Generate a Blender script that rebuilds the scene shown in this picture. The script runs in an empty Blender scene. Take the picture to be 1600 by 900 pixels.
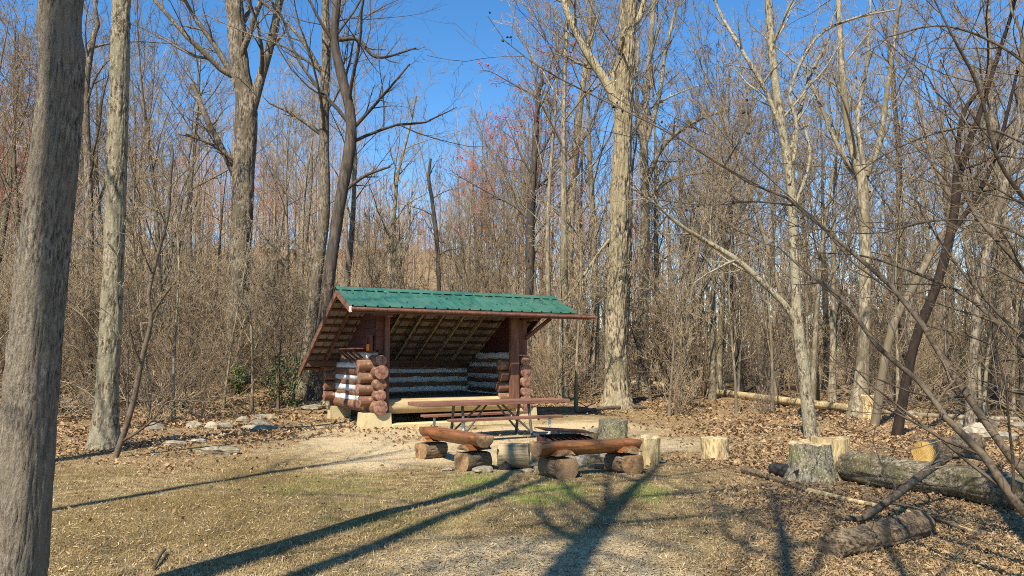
import bpy, math, random
import numpy as np
from mathutils import Vector, Matrix

# ------------------------------------------------------------------ camera, sky, sun, exposure
SC = bpy.context.scene
COL = SC.collection
FPX, CAMH = 1200.0, 1.5                      # focal length in photo pixels (1600 wide), eye height
PITCH = math.atan(110 / 1200.0)
SUN_EL, SUN_AZ = math.radians(49), math.radians(23)   # shadows fall away from the viewer, 23 deg to the right
cam_d = bpy.data.cameras.new("camera")
cam_d.sensor_width = 36.0
cam_d.lens = 36.0 * FPX / 1600.0
cam_d.clip_start, cam_d.clip_end = 0.05, 3000
cam = bpy.data.objects.new("camera", cam_d)
COL.objects.link(cam)
cam.location = (0, 0, CAMH)
cam.rotation_euler = (math.pi / 2 + PITCH, 0, 0)
SC.camera = cam

W = bpy.data.worlds.new("World")
SC.world = W
W.use_nodes = True
wn, wl = W.node_tree.nodes, W.node_tree.links
sky = wn.new("ShaderNodeTexSky")
sky.sky_type = 'NISHITA'
sky.sun_disc = False
sky.sun_elevation = SUN_EL
sky.sun_rotation = math.pi + SUN_AZ
sky.air_density, sky.dust_density, sky.ozone_density = 1.0, 0.1, 2.0
sky.altitude = 600
hsv = wn.new("ShaderNodeHueSaturation")
hsv.inputs['Saturation'].default_value = 1.3
hsv.inputs['Value'].default_value = 1.0
wl.new(sky.outputs[0], hsv.inputs['Color'])
wl.new(hsv.outputs[0], wn['Background'].inputs['Color'])
wn['Background'].inputs['Strength'].default_value = 0.118

sd = bpy.data.lights.new("sun", 'SUN')
sd.energy = 5.0
sd.angle = math.radians(0.53)
sd.color = (1.0, 0.92, 0.77)
sun = bpy.data.objects.new("sun", sd)
COL.objects.link(sun)
SDIR = Vector((math.sin(SUN_AZ) * math.cos(SUN_EL), math.cos(SUN_AZ) * math.cos(SUN_EL), -math.sin(SUN_EL)))
sun.rotation_euler = SDIR.to_track_quat('-Z', 'Y').to_euler()
SHD = np.array([math.sin(SUN_AZ), math.cos(SUN_AZ), 0])

SC.view_settings.view_transform = 'Standard'
SC.view_settings.look = 'None'
SC.view_settings.exposure = 0.85
SC.view_settings.gamma = 1.0
SC.render.engine = 'CYCLES'
SC.cycles.use_denoising = False
SC.cycles.filter_width = 1.0
SC.cycles.use_adaptive_sampling = False
SC.cycles.sample_clamp_indirect = 0.8
SC.cycles.denoising_input_passes = 'RGB_ALBEDO_NORMAL'
SC.cycles.denoising_prefilter = 'NONE'
SC.cycles.max_bounces = 5
SC.cycles.diffuse_bounces = 1
SC.cycles.glossy_bounces = 2
SC.cycles.use_fast_gi = False

# ------------------------------------------------------------------ terrain and pixel helpers
def sstep(a, b, x):
    t = np.clip((x - a) / (b - a), 0, 1)
    return t * t * (3 - 2 * t)

_rs = np.random.RandomState(5)
_LAT = _rs.rand(64, 64, 64)
def vnoise(p):
    """value noise in 3-D, p (...,3) -> 0..1"""
    p = np.asarray(p, float)
    i = np.floor(p).astype(int)
    f = p - i
    f = f * f * (3 - 2 * f)
    out = 0
    for dx in (0, 1):
        for dy in (0, 1):
            for dz in (0, 1):
                w = (f[..., 0] if dx else 1 - f[..., 0]) * (f[..., 1] if dy else 1 - f[..., 1]) * (f[..., 2] if dz else 1 - f[..., 2])
                out = out + w * _LAT[(i[..., 0] + dx) % 64, (i[..., 1] + dy) % 64, (i[..., 2] + dz) % 64]
    return out
def fbm(p, o=3):
    p = np.asarray(p, float)
    a, s, t = 0.5, 0, 0
    for _ in range(o):
        s = s + a * vnoise(p)
        t += a
        a *= 0.5
        p = p * 2.03 + 7.3
    return s / t

def hgt(x, y):
    x, y = np.asarray(x, float), np.asarray(y, float)
    z = -0.022 * np.clip(y - 4, 0, 9.1)
    d = np.maximum(y - 21, 0)
    ang = x / np.maximum(y, 4)
    L = 1 - sstep(-0.12, 0.22, ang)
    hill = np.minimum(0.075 * d + 0.0009 * d * d, 22 + 0 * d)
    z = z + L * hill + (1 - L) * np.minimum(0.012 * d, 2.5)
    z = z + L * 0.10 * sstep(11, 16, y) * sstep(-0.2, -0.5, ang)
    far = np.clip((y - 15) / 10, 0, 1)
    q = np.stack([x * 0.35, y * 0.35, 0 * x], -1)
    z = z + (fbm(q, 2) - 0.5) * (0.05 + 0.4 * far)
    q = np.stack([x * 1.7, y * 1.7, 0 * x + 3], -1)
    rough = sstep(3.0, 5.0, x) * 0.5 + 0.5
    z = z + (vnoise(q) - 0.5) * 0.03 * rough
    return z

CP, SP = math.cos(PITCH), math.sin(PITCH)
def ray(px, py):
    a, b = (px - 800) / FPX, (450 - py) / FPX
    return np.array([a, CP - b * SP, SP + b * CP])
def ground(px, py):
    r = ray(px, py)
    t = 2.0
    step = 0.05
    while t < 400:
        p = r * t
        if CAMH + p[2] < hgt(p[0], p[1]):
            break
        t += step
        step = 0.05 + t * 0.004
    p = r * t
    return np.array([p[0], p[1], float(hgt(p[0], p[1]))])
def at_depth(px, py, d):
    r = ray(px, py)
    p = r * (d / r[1])
    return np.array([p[0], p[1], p[2] + CAMH])
def project(p):
    p = np.asarray(p, float)
    x, y, z = p[..., 0], p[..., 1], p[..., 2] - CAMH
    d = np.maximum(y * CP + z * SP, 0.05)
    return 800 + FPX * x / d, 450 - FPX * (-y * SP + z * CP) / d, d

# ------------------------------------------------------------------ mesh building
class MB:
    def __init__(self):
        self.v, self.q, self.t, self.qm, self.tm = [], [], [], [], []
        self.n = 0
    def add(self, v, q=None, t=None, m=0):
        v = np.asarray(v, float).reshape(-1, 3)
        if q is not None and len(q):
            q = np.asarray(q, int).reshape(-1, 4)
            self.q.append(q + self.n)
            self.qm.append(np.full(len(q), m))
        if t is not None and len(t):
            t = np.asarray(t, int).reshape(-1, 3)
            self.t.append(t + self.n)
            self.tm.append(np.full(len(t), m))
        self.v.append(v)
        self.n += len(v)
        return self
    def mesh(self, name, mats, smooth=True):
        V = np.concatenate(self.v)
        Q = np.concatenate(self.q) if self.q else np.zeros((0, 4), int)
        T = np.concatenate(self.t) if self.t else np.zeros((0, 3), int)
        me = bpy.data.meshes.new(name)
        me.vertices.add(len(V))
        me.vertices.foreach_set('co', V.astype(np.float32).ravel())
        me.loops.add(Q.size + T.size)
        me.loops.foreach_set('vertex_index', np.concatenate([Q.ravel(), T.ravel()]).astype(np.int32))
        me.polygons.add(len(Q) + len(T))
        st = np.concatenate([np.arange(len(Q)) * 4, Q.size + np.arange(len(T)) * 3]).astype(np.int32)
        me.polygons.foreach_set('loop_start', st)
        mi = np.concatenate(self.qm + self.tm) if (self.qm or self.tm) else np.zeros(0)
        me.polygons.foreach_set('material_index', mi.astype(np.int32))
        me.polygons.foreach_set('use_smooth', np.full(len(Q) + len(T), smooth))
        for m in (mats if isinstance(mats, (list, tuple)) else [mats]):
            me.materials.append(m)
        me.update(calc_edges=True)
        return me

def link(name, me, parent=None, loc=None, rot=None, scale=None):
    o = bpy.data.objects.new(name, me)
    COL.objects.link(o)
    if parent is not None:
        o.parent = parent
    if loc is not None:
        o.location = [float(c) for c in loc]
    if rot is not None:
        o.rotation_euler = rot
    if scale is not None:
        o.scale = scale
    return o
def tag(o, label, cat, group=None):
    o['label'], o['category'] = label, cat
    if group:
        o['group'] = group
    return o
def thing(name, label, cat, loc=(0, 0, 0), rz=0, group=None):
    o = link(name, None, None, loc, (0, 0, rz))
    o.empty_display_size = 0.2
    return tag(o, label, cat, group)
def copy_tree(o, parent=None):
    c = o.copy()
    COL.objects.link(c)
    c.parent = parent
    for ch in o.children:
        copy_tree(ch, c)
    return c

BOXQ = np.array([[0, 3, 2, 1], [4, 5, 6, 7], [0, 1, 5, 4], [1, 2, 6, 5], [2, 3, 7, 6], [3, 0, 4, 7]])
def box(mb, x0, x1, y0, y1, z0, z1, m=0):
    v = [(x0, y0, z0), (x1, y0, z0), (x1, y1, z0), (x0, y1, z0), (x0, y0, z1), (x1, y0, z1), (x1, y1, z1), (x0, y1, z1)]
    return mb.add(v, BOXQ, m=m)
def bbox(mb, x0, x1, y0, y1, z0, z1, b=0.008, m=0):
    """box with chamfered vertical and horizontal edges (three stacked rings)"""
    def ring(i, z):
        return [(x0 + i + 0, y0 + i + b, z), (x0 + i + b, y0 + i, z), (x1 - i - b, y0 + i, z), (x1 - i, y0 + i + b, z),
                (x1 - i, y1 - i - b, z), (x1 - i - b, y1 - i, z), (x0 + i + b, y1 - i, z), (x0 + i, y1 - i - b, z)]
    v = ring(b, z0) + ring(0, z0 + b) + ring(0, z1 - b) + ring(b, z1)
    q = []
    for k in range(3):
        for i in range(8):
            j = (i + 1) % 8
            q.append([k * 8 + i, k * 8 + j, k * 8 + 8 + j, k * 8 + 8 + i])
    q += [[24, 25, 26, 27], [24, 27, 28, 31], [28, 29, 30, 31], [3, 2, 1, 0], [7, 4, 3, 0], [7, 6, 5, 4]]
    return mb.add(v, q, m=m)
def beam(mb, p0, p1, w, h, up=(0, 0, 1), m=0):
    p0, p1 = np.array(p0, float), np.array(p1, float)
    d = p1 - p0
    d /= np.linalg.norm(d)
    s = np.cross(d, up)
    s /= np.linalg.norm(s)
    n = np.cross(s, d)
    c = [(-1, -1), (1, -1), (1, 1), (-1, 1)]
    v = [p0 + s * a * w / 2 + n * b * h / 2 for a, b in c] + [p1 + s * a * w / 2 + n * b * h / 2 for a, b in c]
    return mb.add(v, BOXQ, m=m)

def norm(a):
    return a / np.maximum(np.linalg.norm(a, axis=-1, keepdims=True), 1e-9)
def tubes(mb, pts, rad, n=3, m=0, cap=False, lump=0.0, seed=0, ridge=None):
    """pts (B,P,3) rad (B,P): B tapered tubes"""
    pts, rad = np.asarray(pts, float), np.asarray(rad, float)
    if pts.ndim == 2:
        pts, rad = pts[None], rad[None]
    B, P, _ = pts.shape
    t = norm(np.gradient(pts, axis=1))
    md = norm(pts[:, -1] - pts[:, 0])
    ref = np.where(np.abs(md[:, 2:3]) > 0.8, np.array([[1., 0, 0]]), np.array([[0, 0, 1.]]))
    u = norm(np.cross(t, ref[:, None, :]))
    v = np.cross(t, u)
    a = np.arange(n) * 2 * np.pi / n
    r = rad[..., None]
    if lump:
        q = np.stack([np.cos(a)[None, None] * 1.2 + 0 * pts[..., :1], np.sin(a)[None, None] * 1.2 + 0 * pts[..., :1], pts[..., 2:3] * 1.1 + 0 * a], -1) + seed
        r = r * (1 + lump * (fbm(q, 3) - 0.5) * 2)
    if ridge:                       # bark plates: vertical furrows cut into the tube, in metres
        am, fa, fz = ridge
        wob = 0.5 * (vnoise(np.stack([np.cos(a) * 2 + 0 * pts[..., :1], np.sin(a) * 2 + 0 * pts[..., :1], pts[..., 2:3] * 1.6 + 0 * a], -1) + seed) - 0.5)
        aa = a + wob
        q = np.stack([np.cos(aa) * fa, np.sin(aa) * fa, pts[..., 2:3] * fz + 0 * a], -1) + seed
        f = 1 - np.abs(2 * fbm(q, 2) - 1) * 2.2
        r = r + am * (-np.clip(f, 0, 1) ** 2 + 0.3 * fbm(q * 2.7, 2))
    ring = pts[:, :, None, :] + (r[..., None] if r.shape[-1] > 1 else rad[..., None, None]) * (np.cos(a)[:, None] * u[:, :, None, :] + np.sin(a)[:, None] * v[:, :, None, :])
    V = ring.reshape(-1, 3)
    b = np.arange(B)[:, None, None] * P * n
    p = np.arange(P - 1)[None, :, None] * n
    i = np.arange(n)[None, None, :]
    j = (i + 1) % n
    Q = np.stack([b + p + i, b + p + j, b + p + n + j, b + p + n + i], -1).reshape(-1, 4)
    mb.add(V, Q, m=m)
    if cap:
        for e, off in ((0, 0), (1, (P - 1) * n)):
            for bb in range(B):
                c = ring[bb, 0 if e == 0 else -1]
                idx = np.arange(n)
                tri = np.stack([np.full(n, n), idx, (idx + 1) % n], -1)
                if e == 0:
                    tri = tri[:, ::-1]
                mb.add(np.vstack([c, c.mean(0)]), None, tri, m=m if cap is True else cap)
    return mb

def resample(p, r, P):
    p, r = np.asarray(p, float), np.asarray(r, float)
    # smooth polyline by Catmull-Rom then resample by arc length
    if len(p) > 2:
        ext = np.vstack([2 * p[0] - p[1], p, 2 * p[-1] - p[-2]])
        out, ro = [], []
        for i in range(len(p) - 1):
            a, b, c, d = ext[i:i + 4]
            for s in np.linspace(0, 1, 8, endpoint=False):
                out.append(0.5 * (2 * b + (c - a) * s + (2 * a - 5 * b + 4 * c - d) * s * s + (3 * b - a - 3 * c + d) * s ** 3))
                ro.append(r[i] * (1 - s) + r[i + 1] * s)
        p, r = np.vstack(out + [p[-1]]), np.array(ro + [r[-1]])
    s = np.concatenate([[0], np.cumsum(np.linalg.norm(np.diff(p, axis=0), axis=1))])
    g = np.linspace(0, s[-1], P)
    return np.stack([np.interp(g, s, p[:, k]) for k in range(3)], -1), np.interp(g, s, r)

def grow(pp, pr, n, t0, t1, ang, lenf, rr, up, wig, P, rng, maxlen=99, tip=0.25, rmin=0.003, falloff=0.55):
    B, PP, _ = pp.shape
    L = np.linalg.norm(np.diff(pp, axis=1), axis=-1).sum(1)
    bi = np.repeat(np.arange(B), n)
    j = np.tile(np.arange(n), B)
    t = t0 + (t1 - t0) * (j + rng.rand(B * n)) / n
    f = np.clip(t, 0, 0.999) * (PP - 1)
    i = np.floor(f).astype(int)
    w = (f - i)[:, None]
    pos = pp[bi, i] * (1 - w) + pp[bi, i + 1] * w
    rad = pr[bi, i] * (1 - w[:, 0]) + pr[bi, i + 1] * w[:, 0]
    T = norm(pp[bi, i + 1] - pp[bi, i])
    ref = norm(rng.randn(B * n, 3))
    U = norm(np.cross(T, ref))
    V = np.cross(T, U)
    az = j * 2.4 + np.repeat(rng.rand(B) * 6.28, n) + rng.randn(B * n) * 0.4
    ref2 = np.where(np.abs(T[:, 2:3]) > 0.8, np.array([[1., 0, 0]]), np.array([[0, 0, 1.]]))
    U = norm(np.cross(T, ref2))
    V = np.cross(T, U)
    an = rng.uniform(ang[0], ang[1], B * n)[:, None]
    d = np.cos(an) * T + np.sin(an) * (np.cos(az)[:, None] * U + np.sin(az)[:, None] * V)
    ln = np.minimum(L[bi] * lenf * (1 - falloff * (t - t0) / max(t1 - t0, 1e-3)) * rng.uniform(0.6, 1.25, B * n), maxlen)
    r0 = np.maximum(rad * rr * rng.uniform(0.7, 1.0, B * n), rmin)
    pts = np.empty((B * n, P, 3))
    pts[:, 0] = pos
    for k in range(1, P):
        d = norm(d + np.array([0, 0, up]) / P * 3 + rng.randn(B * n, 3) * wig)
        pts[:, k] = pts[:, k - 1] + d * (ln / (P - 1))[:, None]
    s = np.linspace(0, 1, P)
    return pts, np.maximum(r0[:, None] * (1 - (1 - tip) * s), rmin * 0.8)

# ------------------------------------------------------------------ materials
def nodes(m):
    m.use_nodes = True
    return m.node_tree.nodes, m.node_tree.links
def mat(name, c0, c1, scale=6.0, stretch=(1, 1, 1), bump=0.3, rough=0.85, c2=None, big=0.8, contrast=(0.35, 0.65), dist=0.02,
        spec=0.2, spots=None, detail=6.0, rnd=0.12, rings=None):
    m = bpy.data.materials.new(name)
    N, L = nodes(m)
    b = N['Principled BSDF']
    b.inputs['Roughness'].default_value = rough
    b.inputs['Specular IOR Level'].default_value = spec
    tc, oi, mp = N.new('ShaderNodeTexCoord'), N.new('ShaderNodeObjectInfo'), N.new('ShaderNodeMapping')
    mul = N.new('ShaderNodeMath'); mul.operation = 'MULTIPLY'; mul.inputs[1].default_value = 37.0
    L.new(oi.outputs['Random'], mul.inputs[0])
    L.new(tc.outputs['Object'], mp.inputs['Vector'])
    L.new(mul.outputs[0], mp.inputs['Location'])
    mp.inputs['Scale'].default_value = stretch
    n1 = N.new('ShaderNodeTexNoise'); n1.inputs['Scale'].default_value = scale; n1.inputs['Detail'].default_value = detail
    n1.inputs['Roughness'].default_value = 0.65
    L.new(mp.outputs[0], n1.inputs['Vector'])
    rp = N.new('ShaderNodeValToRGB')
    rp.color_ramp.elements[0].position, rp.color_ramp.elements[1].position = contrast
    rp.color_ramp.elements[0].color = (*c0, 1)
    rp.color_ramp.elements[1].color = (*c1, 1)
    L.new(n1.outputs['Fac'], rp.inputs['Fac'])
    col = rp.outputs['Color']
    if c2 is not None:                       # slow mottling towards a third tone
        n2 = N.new('ShaderNodeTexNoise'); n2.inputs['Scale'].default_value = big; n2.inputs['Detail'].default_value = 5
        mp2 = N.new('ShaderNodeMapping')
        L.new(tc.outputs['Object'], mp2.inputs['Vector']); L.new(mul.outputs[0], mp2.inputs['Location'])
        L.new(mp2.outputs[0], n2.inputs['Vector'])
        r2 = N.new('ShaderNodeValToRGB')
        r2.color_ramp.elements[0].position, r2.color_ramp.elements[1].position = 0.45, 0.62
        L.new(n2.outputs['Fac'], r2.inputs['Fac'])
        mx = N.new('ShaderNodeMix'); mx.data_type = 'RGBA'
        L.new(r2.outputs['Color'], mx.inputs['Factor'])
        L.new(col, mx.inputs['A']); mx.inputs['B'].default_value = (*c2, 1)
        col = mx.outputs['Result']
    if spots is not None:                    # lichen flecks
        n3 = N.new('ShaderNodeTexNoise'); n3.inputs['Scale'].default_value = spots[1]; n3.inputs['Detail'].default_value = 4
        L.new(tc.outputs['Object'], n3.inputs['Vector'])
        r3 = N.new('ShaderNodeValToRGB')
        r3.color_ramp.elements[0].position, r3.color_ramp.elements[1].position = spots[2], spots[2] + 0.06
        L.new(n3.outputs['Fac'], r3.inputs['Fac'])
        mx = N.new('ShaderNodeMix'); mx.data_type = 'RGBA'
        L.new(r3.outputs['Color'], mx.inputs['Factor'])
        L.new(col, mx.inputs['A']); mx.inputs['B'].default_value = (*spots[0], 1)
        col = mx.outputs['Result']
    if rings:                                # growth rings and checks on sawn ends
        wv = N.new('ShaderNodeTexWave'); wv.wave_type = 'RINGS'; wv.rings_direction = rings
        wv.inputs['Scale'].default_value, wv.inputs['Distortion'].default_value = 16, 2.5
        wv.inputs['Detail'].default_value, wv.inputs['Detail Scale'].default_value = 3, 1.5
        L.new(tc.outputs['Object'], wv.inputs['Vector'])
        r4 = N.new('ShaderNodeMapRange'); r4.inputs['To Min'].default_value, r4.inputs['To Max'].default_value = 0.62, 1.1
        L.new(wv.outputs['Fac'], r4.inputs['Value'])
        h4 = N.new('ShaderNodeHueSaturation')
        L.new(r4.outputs[0], h4.inputs['Value']); L.new(col, h4.inputs['Color'])
        col = h4.outputs['Color']
    if rnd:
        hs = N.new('ShaderNodeHueSaturation')
        mr = N.new('ShaderNodeMapRange')
        mr.inputs['To Min'].default_value, mr.inputs['To Max'].default_value = 1 - rnd, 1 + rnd
        L.new(oi.outputs['Random'], mr.inputs['Value'])
        L.new(mr.outputs[0], hs.inputs['Value'])
        L.new(col, hs.inputs['Color'])
        col = hs.outputs['Color']
    L.new(col, b.inputs['Base Color'])
    if bump:
        bp = N.new('ShaderNodeBump'); bp.inputs['Strength'].default_value = bump; bp.inputs['Distance'].default_value = dist
        L.new(n1.outputs['Fac'], bp.inputs['Height'])
        L.new(bp.outputs[0], b.inputs['Normal'])
    return m
def plain(name, c, rough=0.9, rnd=0.25):
    m = bpy.data.materials.new(name)
    N, L = nodes(m)
    b = N['Principled BSDF']
    b.inputs['Roughness'].default_value = rough
    b.inputs['Specular IOR Level'].default_value = 0.1
    oi, hs, mr = N.new('ShaderNodeObjectInfo'), N.new('ShaderNodeHueSaturation'), N.new('ShaderNodeMapRange')
    tc, n = N.new('ShaderNodeTexCoord'), N.new('ShaderNodeTexNoise')
    n.inputs['Scale'].default_value = 0.9
    L.new(tc.outputs['Object'], n.inputs['Vector'])
    ad = N.new('ShaderNodeMath'); ad.operation = 'ADD'
    L.new(oi.outputs['Random'], ad.inputs[0]); L.new(n.outputs['Fac'], ad.inputs[1])
    mr.inputs['From Min'].default_value, mr.inputs['From Max'].default_value = 0.3, 1.7
    mr.inputs['To Min'].default_value, mr.inputs['To Max'].default_value = 1 - rnd, 1 + rnd
    L.new(ad.outputs[0], mr.inputs['Value']); L.new(mr.outputs[0], hs.inputs['Value'])
    hs.inputs['Color'].default_value = (*c, 1)
    L.new(hs.outputs[0], b.inputs['Base Color'])
    return m

BZ = (1, 1, 0.16)       # bark furrows run up the trunk
M = {}
M['bark_gray'] = mat('bark_gray', (0.05, 0.038, 0.027), (0.28, 0.23, 0.165), 20, (1, 1, .3), 1.0, c2=(0.11, 0.088, 0.06), big=1.4, dist=0.05, contrast=(0.4, 0.58))
M['bark_near'] = mat('bark_near', (0.06, 0.048, 0.036), (0.38, 0.325, 0.25), 60, (1, 1, 0.3), 1.0, c2=(0.25, 0.205, 0.15), big=2.4, dist=0.03, contrast=(0.36, 0.64))
M['bark_lichen'] = mat('bark_lichen', (0.06, 0.047, 0.03), (0.33, 0.275, 0.185), 22, (1, 1, 0.35), 0.9, c2=(0.25, 0.22, 0.145), big=3.0, dist=0.03, contrast=(0.42, 0.58), spots=((0.40, 0.36, 0.25), 30, 0.6))
M['bark_oak'] = mat('bark_oak', (0.085, 0.06, 0.035), (0.42, 0.345, 0.225), 17, (1, 1, 0.32), 1.0, c2=(0.30, 0.25, 0.15), big=1.5, dist=0.06, contrast=(0.42, 0.56))
M['bark_pale'] = mat('bark_pale', (0.11, 0.09, 0.058), (0.36, 0.30, 0.205), 14, (1, 1, 0.3), 0.8, contrast=(0.4, 0.6), c2=(0.17, 0.14, 0.085), big=1.2)
M['bark_dark'] = mat('bark_dark', (0.025, 0.02, 0.016), (0.13, 0.10, 0.075), 14, BZ, 0.9, c2=(0.06, 0.05, 0.04), big=1.1)
M['bark_red'] = mat('bark_red', (0.012, 0.009, 0.007), (0.042, 0.025, 0.018), 10, (1, 1, 0.3), 0.6)
M['bark_mid'] = mat('bark_mid', (0.07, 0.053, 0.035), (0.30, 0.24, 0.165), 11, (1, 1, .25), 0.8, c2=(0.17, 0.135, 0.085), big=1.0, rnd=0.3)
M['bark_branch'] = mat('bark_branch', (0.035, 0.026, 0.018), (0.15, 0.115, 0.078), 30, (1, 1, 1), 0.4, c2=(0.13, 0.10, 0.07), big=5)
M['twig_brown'] = plain('twig_brown', (0.225, 0.163, 0.102))
M['twig_tan'] = plain('twig_tan', (0.33, 0.25, 0.16))
M['twig_gray'] = plain('twig_gray', (0.27, 0.21, 0.15))
M['twig_dark'] = plain('twig_dark', (0.10, 0.075, 0.055))
M['twig_red'] = plain('twig_red', (0.36, 0.185, 0.135))
M['bud_red'] = plain('bud_red', (0.50, 0.12, 0.09))
M['leaf_green'] = plain('leaf_green', (0.13, 0.17, 0.06), 0.4)

# ------------------------------------------------------------------ ground sheet
def axis(lo, hi, step, far_lo, far_hi, g=1.13):
    a = list(np.arange(lo, hi + 1e-6, step))
    s, x = step, hi
    while x < far_hi:
        s *= g; x += s; a.append(x)
    s, x, pre = step, lo, []
    while x > far_lo:
        s *= g; x -= s; pre.append(x)
    return np.array(pre[::-1] + a)

def masks(px, py, d, x, y):
    """where gravel, grass, moss and leaf litter lie on the ground"""
    q = np.stack([x * 0.8, y * 0.8, 0 * x], -1)
    n = fbm(q, 4) - 0.5
    n2 = fbm(q * 3.1 + 11, 3) - 0.5
    def blob(cx, cy, rx, ry):
        return 1 - sstep(0.6, 1.3, np.sqrt(((px - cx) / rx) ** 2 + ((py - cy) / ry) ** 2) + n * 1.3 + n2 * 0.5)
    right = sstep(1010, 1180, px + n * 260 + n2 * 90 - (900 - py) * 0.12)
    back = 1 - sstep(652, 690, py + n * 45 + n2 * 16 - np.where(px < 470, 26, 0))
    gravel = np.maximum.reduce([blob(640, 692, 230, 34), blob(870, 685, 210, 26), blob(830, 895, 200, 60), blob(600, 672, 90, 20)])
    front = 1 - sstep(22, 28, y)
    shelter = blob(760, 660, 260, 20)
    back = back * (1 - shelter)
    leaf = np.maximum(np.maximum(right, back), (1 - sstep(240, 470, px)) * (1 - sstep(690, 745, py + n * 60)))
    green = np.maximum.reduce([blob(740, 762, 60, 18), blob(850, 770, 75, 18), blob(1015, 768, 32, 20) * .8, blob(540, 760, 120, 20) * .25,
                               blob(640, 800, 160, 30) * .2]) * sstep(-0.15, 0.1, n2 + 0.02)
    moss = np.maximum.reduce([blob(260, 800, 360, 95) * sstep(-0.10, 0.10, n), blob(520, 790, 200, 40) * sstep(-0.05, .1, n2) * .8, blob(1000, 830, 280, 70) * sstep(-0.05, 0.12, n) * .8, blob(400, 745, 60, 13), blob(150, 840, 170, 40) * .8, blob(350, 800, 200, 35) * .55, blob(80, 890, 120, 40) * .7])
    front2 = sstep(-2, 2, y)
    return gravel * front * (1 - right), leaf, green * front2, moss * front2

xs, ys = axis(-11, 13, 0.1, -700, 700), axis(2.5, 27, 0.1, -90, 900)
X, Y = np.meshgrid(xs, ys)
Z = hgt(X, Y)
nx, ny = len(xs), len(ys)
ii = (np.arange(ny - 1)[:, None] * nx + np.arange(nx - 1)[None]).ravel()
g = MB()
g.add(np.stack([X, Y, Z], -1), np.stack([ii, ii + 1, ii + nx + 1, ii + nx], -1))
gm = bpy.data.materials.new('earth')
N, L = nodes(gm)
gb = N['Principled BSDF']
gb.inputs['Roughness'].default_value = 0.95
gb.inputs['Specular IOR Level'].default_value = 0.05
tc = N.new('ShaderNodeTexCoord')
def nz(scale, detail=6, rough=0.6):
    n = N.new('ShaderNodeTexNoise')
    n.inputs['Scale'].default_value, n.inputs['Detail'].default_value, n.inputs['Roughness'].default_value = scale, detail, rough
    L.new(tc.outputs['Object'], n.inputs['Vector'])
    return n.outputs['Fac']
def ramp(fac, *st):
    r = N.new('ShaderNodeValToRGB')
    e = r.color_ramp.elements
    e[0].position, e[0].color = st[0][0], (*st[0][1], 1)
    e[1].position, e[1].color = st[-1][0], (*st[-1][1], 1)
    for p, c in st[1:-1]:
        k = e.new(p); k.color = (*c, 1)
    L.new(fac, r.inputs['Fac'])
    return r.outputs['Color']
def mixc(f, a, b):
    m = N.new('ShaderNodeMix'); m.data_type = 'RGBA'
    L.new(f, m.inputs['Factor']); L.new(a, m.inputs['A']); L.new(b, m.inputs['B'])
    return m.outputs['Result']
def attr(nm):
    a = N.new('ShaderNodeAttribute'); a.attribute_name = nm
    return a.outputs['Fac']
vor = N.new('ShaderNodeTexVoronoi'); vor.inputs['Scale'].default_value = 42
L.new(tc.outputs['Object'], vor.inputs['Vector'])
fine = nz(38, 4, 0.7)
mid = nz(5, 7, 0.7)
base = ramp(mid, (0.32, (0.10, 0.068, 0.032)), (0.5, (0.24, 0.17, 0.082)), (0.68, (0.40, 0.30, 0.155)))
grav = ramp(fine, (0.3, (0.30, 0.22, 0.12)), (0.5, (0.53, 0.41, 0.24)), (0.72, (0.68, 0.55, 0.35)))
sep = N.new('ShaderNodeSeparateColor'); L.new(vor.outputs['Color'], sep.inputs[0])
leafc = ramp(sep.outputs[0], (0.0, (0.10, 0.06, 0.03)), (0.4, (0.23, 0.15, 0.078)), (0.75, (0.34, 0.235, 0.13)), (1.0, (0.45, 0.34, 0.20)))
grn = ramp(fine, (0.3, (0.12, 0.15, 0.03)), (0.7, (0.28, 0.33, 0.09)))
mos = ramp(fine, (0.3, (0.09, 0.06, 0.024)), (0.7, (0.245, 0.175, 0.075)))
c = mixc(attr('gravel'), base, grav)
c = mixc(attr('moss'), c, mos)
c = mixc(attr('leaf'), c, leafc)
c = mixc(attr('green'), c, grn)
L.new(c, gb.inputs['Base Color'])
bp = N.new('ShaderNodeBump'); bp.inputs['Strength'].default_value = 0.7; bp.inputs['Distance'].default_value = 0.03
add = N.new('ShaderNodeMath'); add.operation = 'ADD'
L.new(fine, add.inputs[0]); L.new(vor.outputs['Distance'], add.inputs[1])
L.new(add.outputs[0], bp.inputs['Height']); L.new(bp.outputs[0], gb.inputs['Normal'])
gme = g.mesh('ground', gm)
PX, PY, PD = project(np.stack([X, Y, Z], -1).reshape(-1, 3))
front = (Y.ravel() > 1)
mk = masks(PX, PY, PD, X.ravel(), Y.ravel())
for nm, a in zip(('gravel', 'leaf', 'green', 'moss'), mk):
    if nm != 'leaf':
        a = a * front
    else:
        a = np.where(front, a, 0.3)
    at = gme.attributes.new(nm, 'FLOAT', 'POINT')
    at.data.foreach_set('value', a.astype(np.float32))
go = link('ground', gme)
go['kind'] = 'structure'

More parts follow.
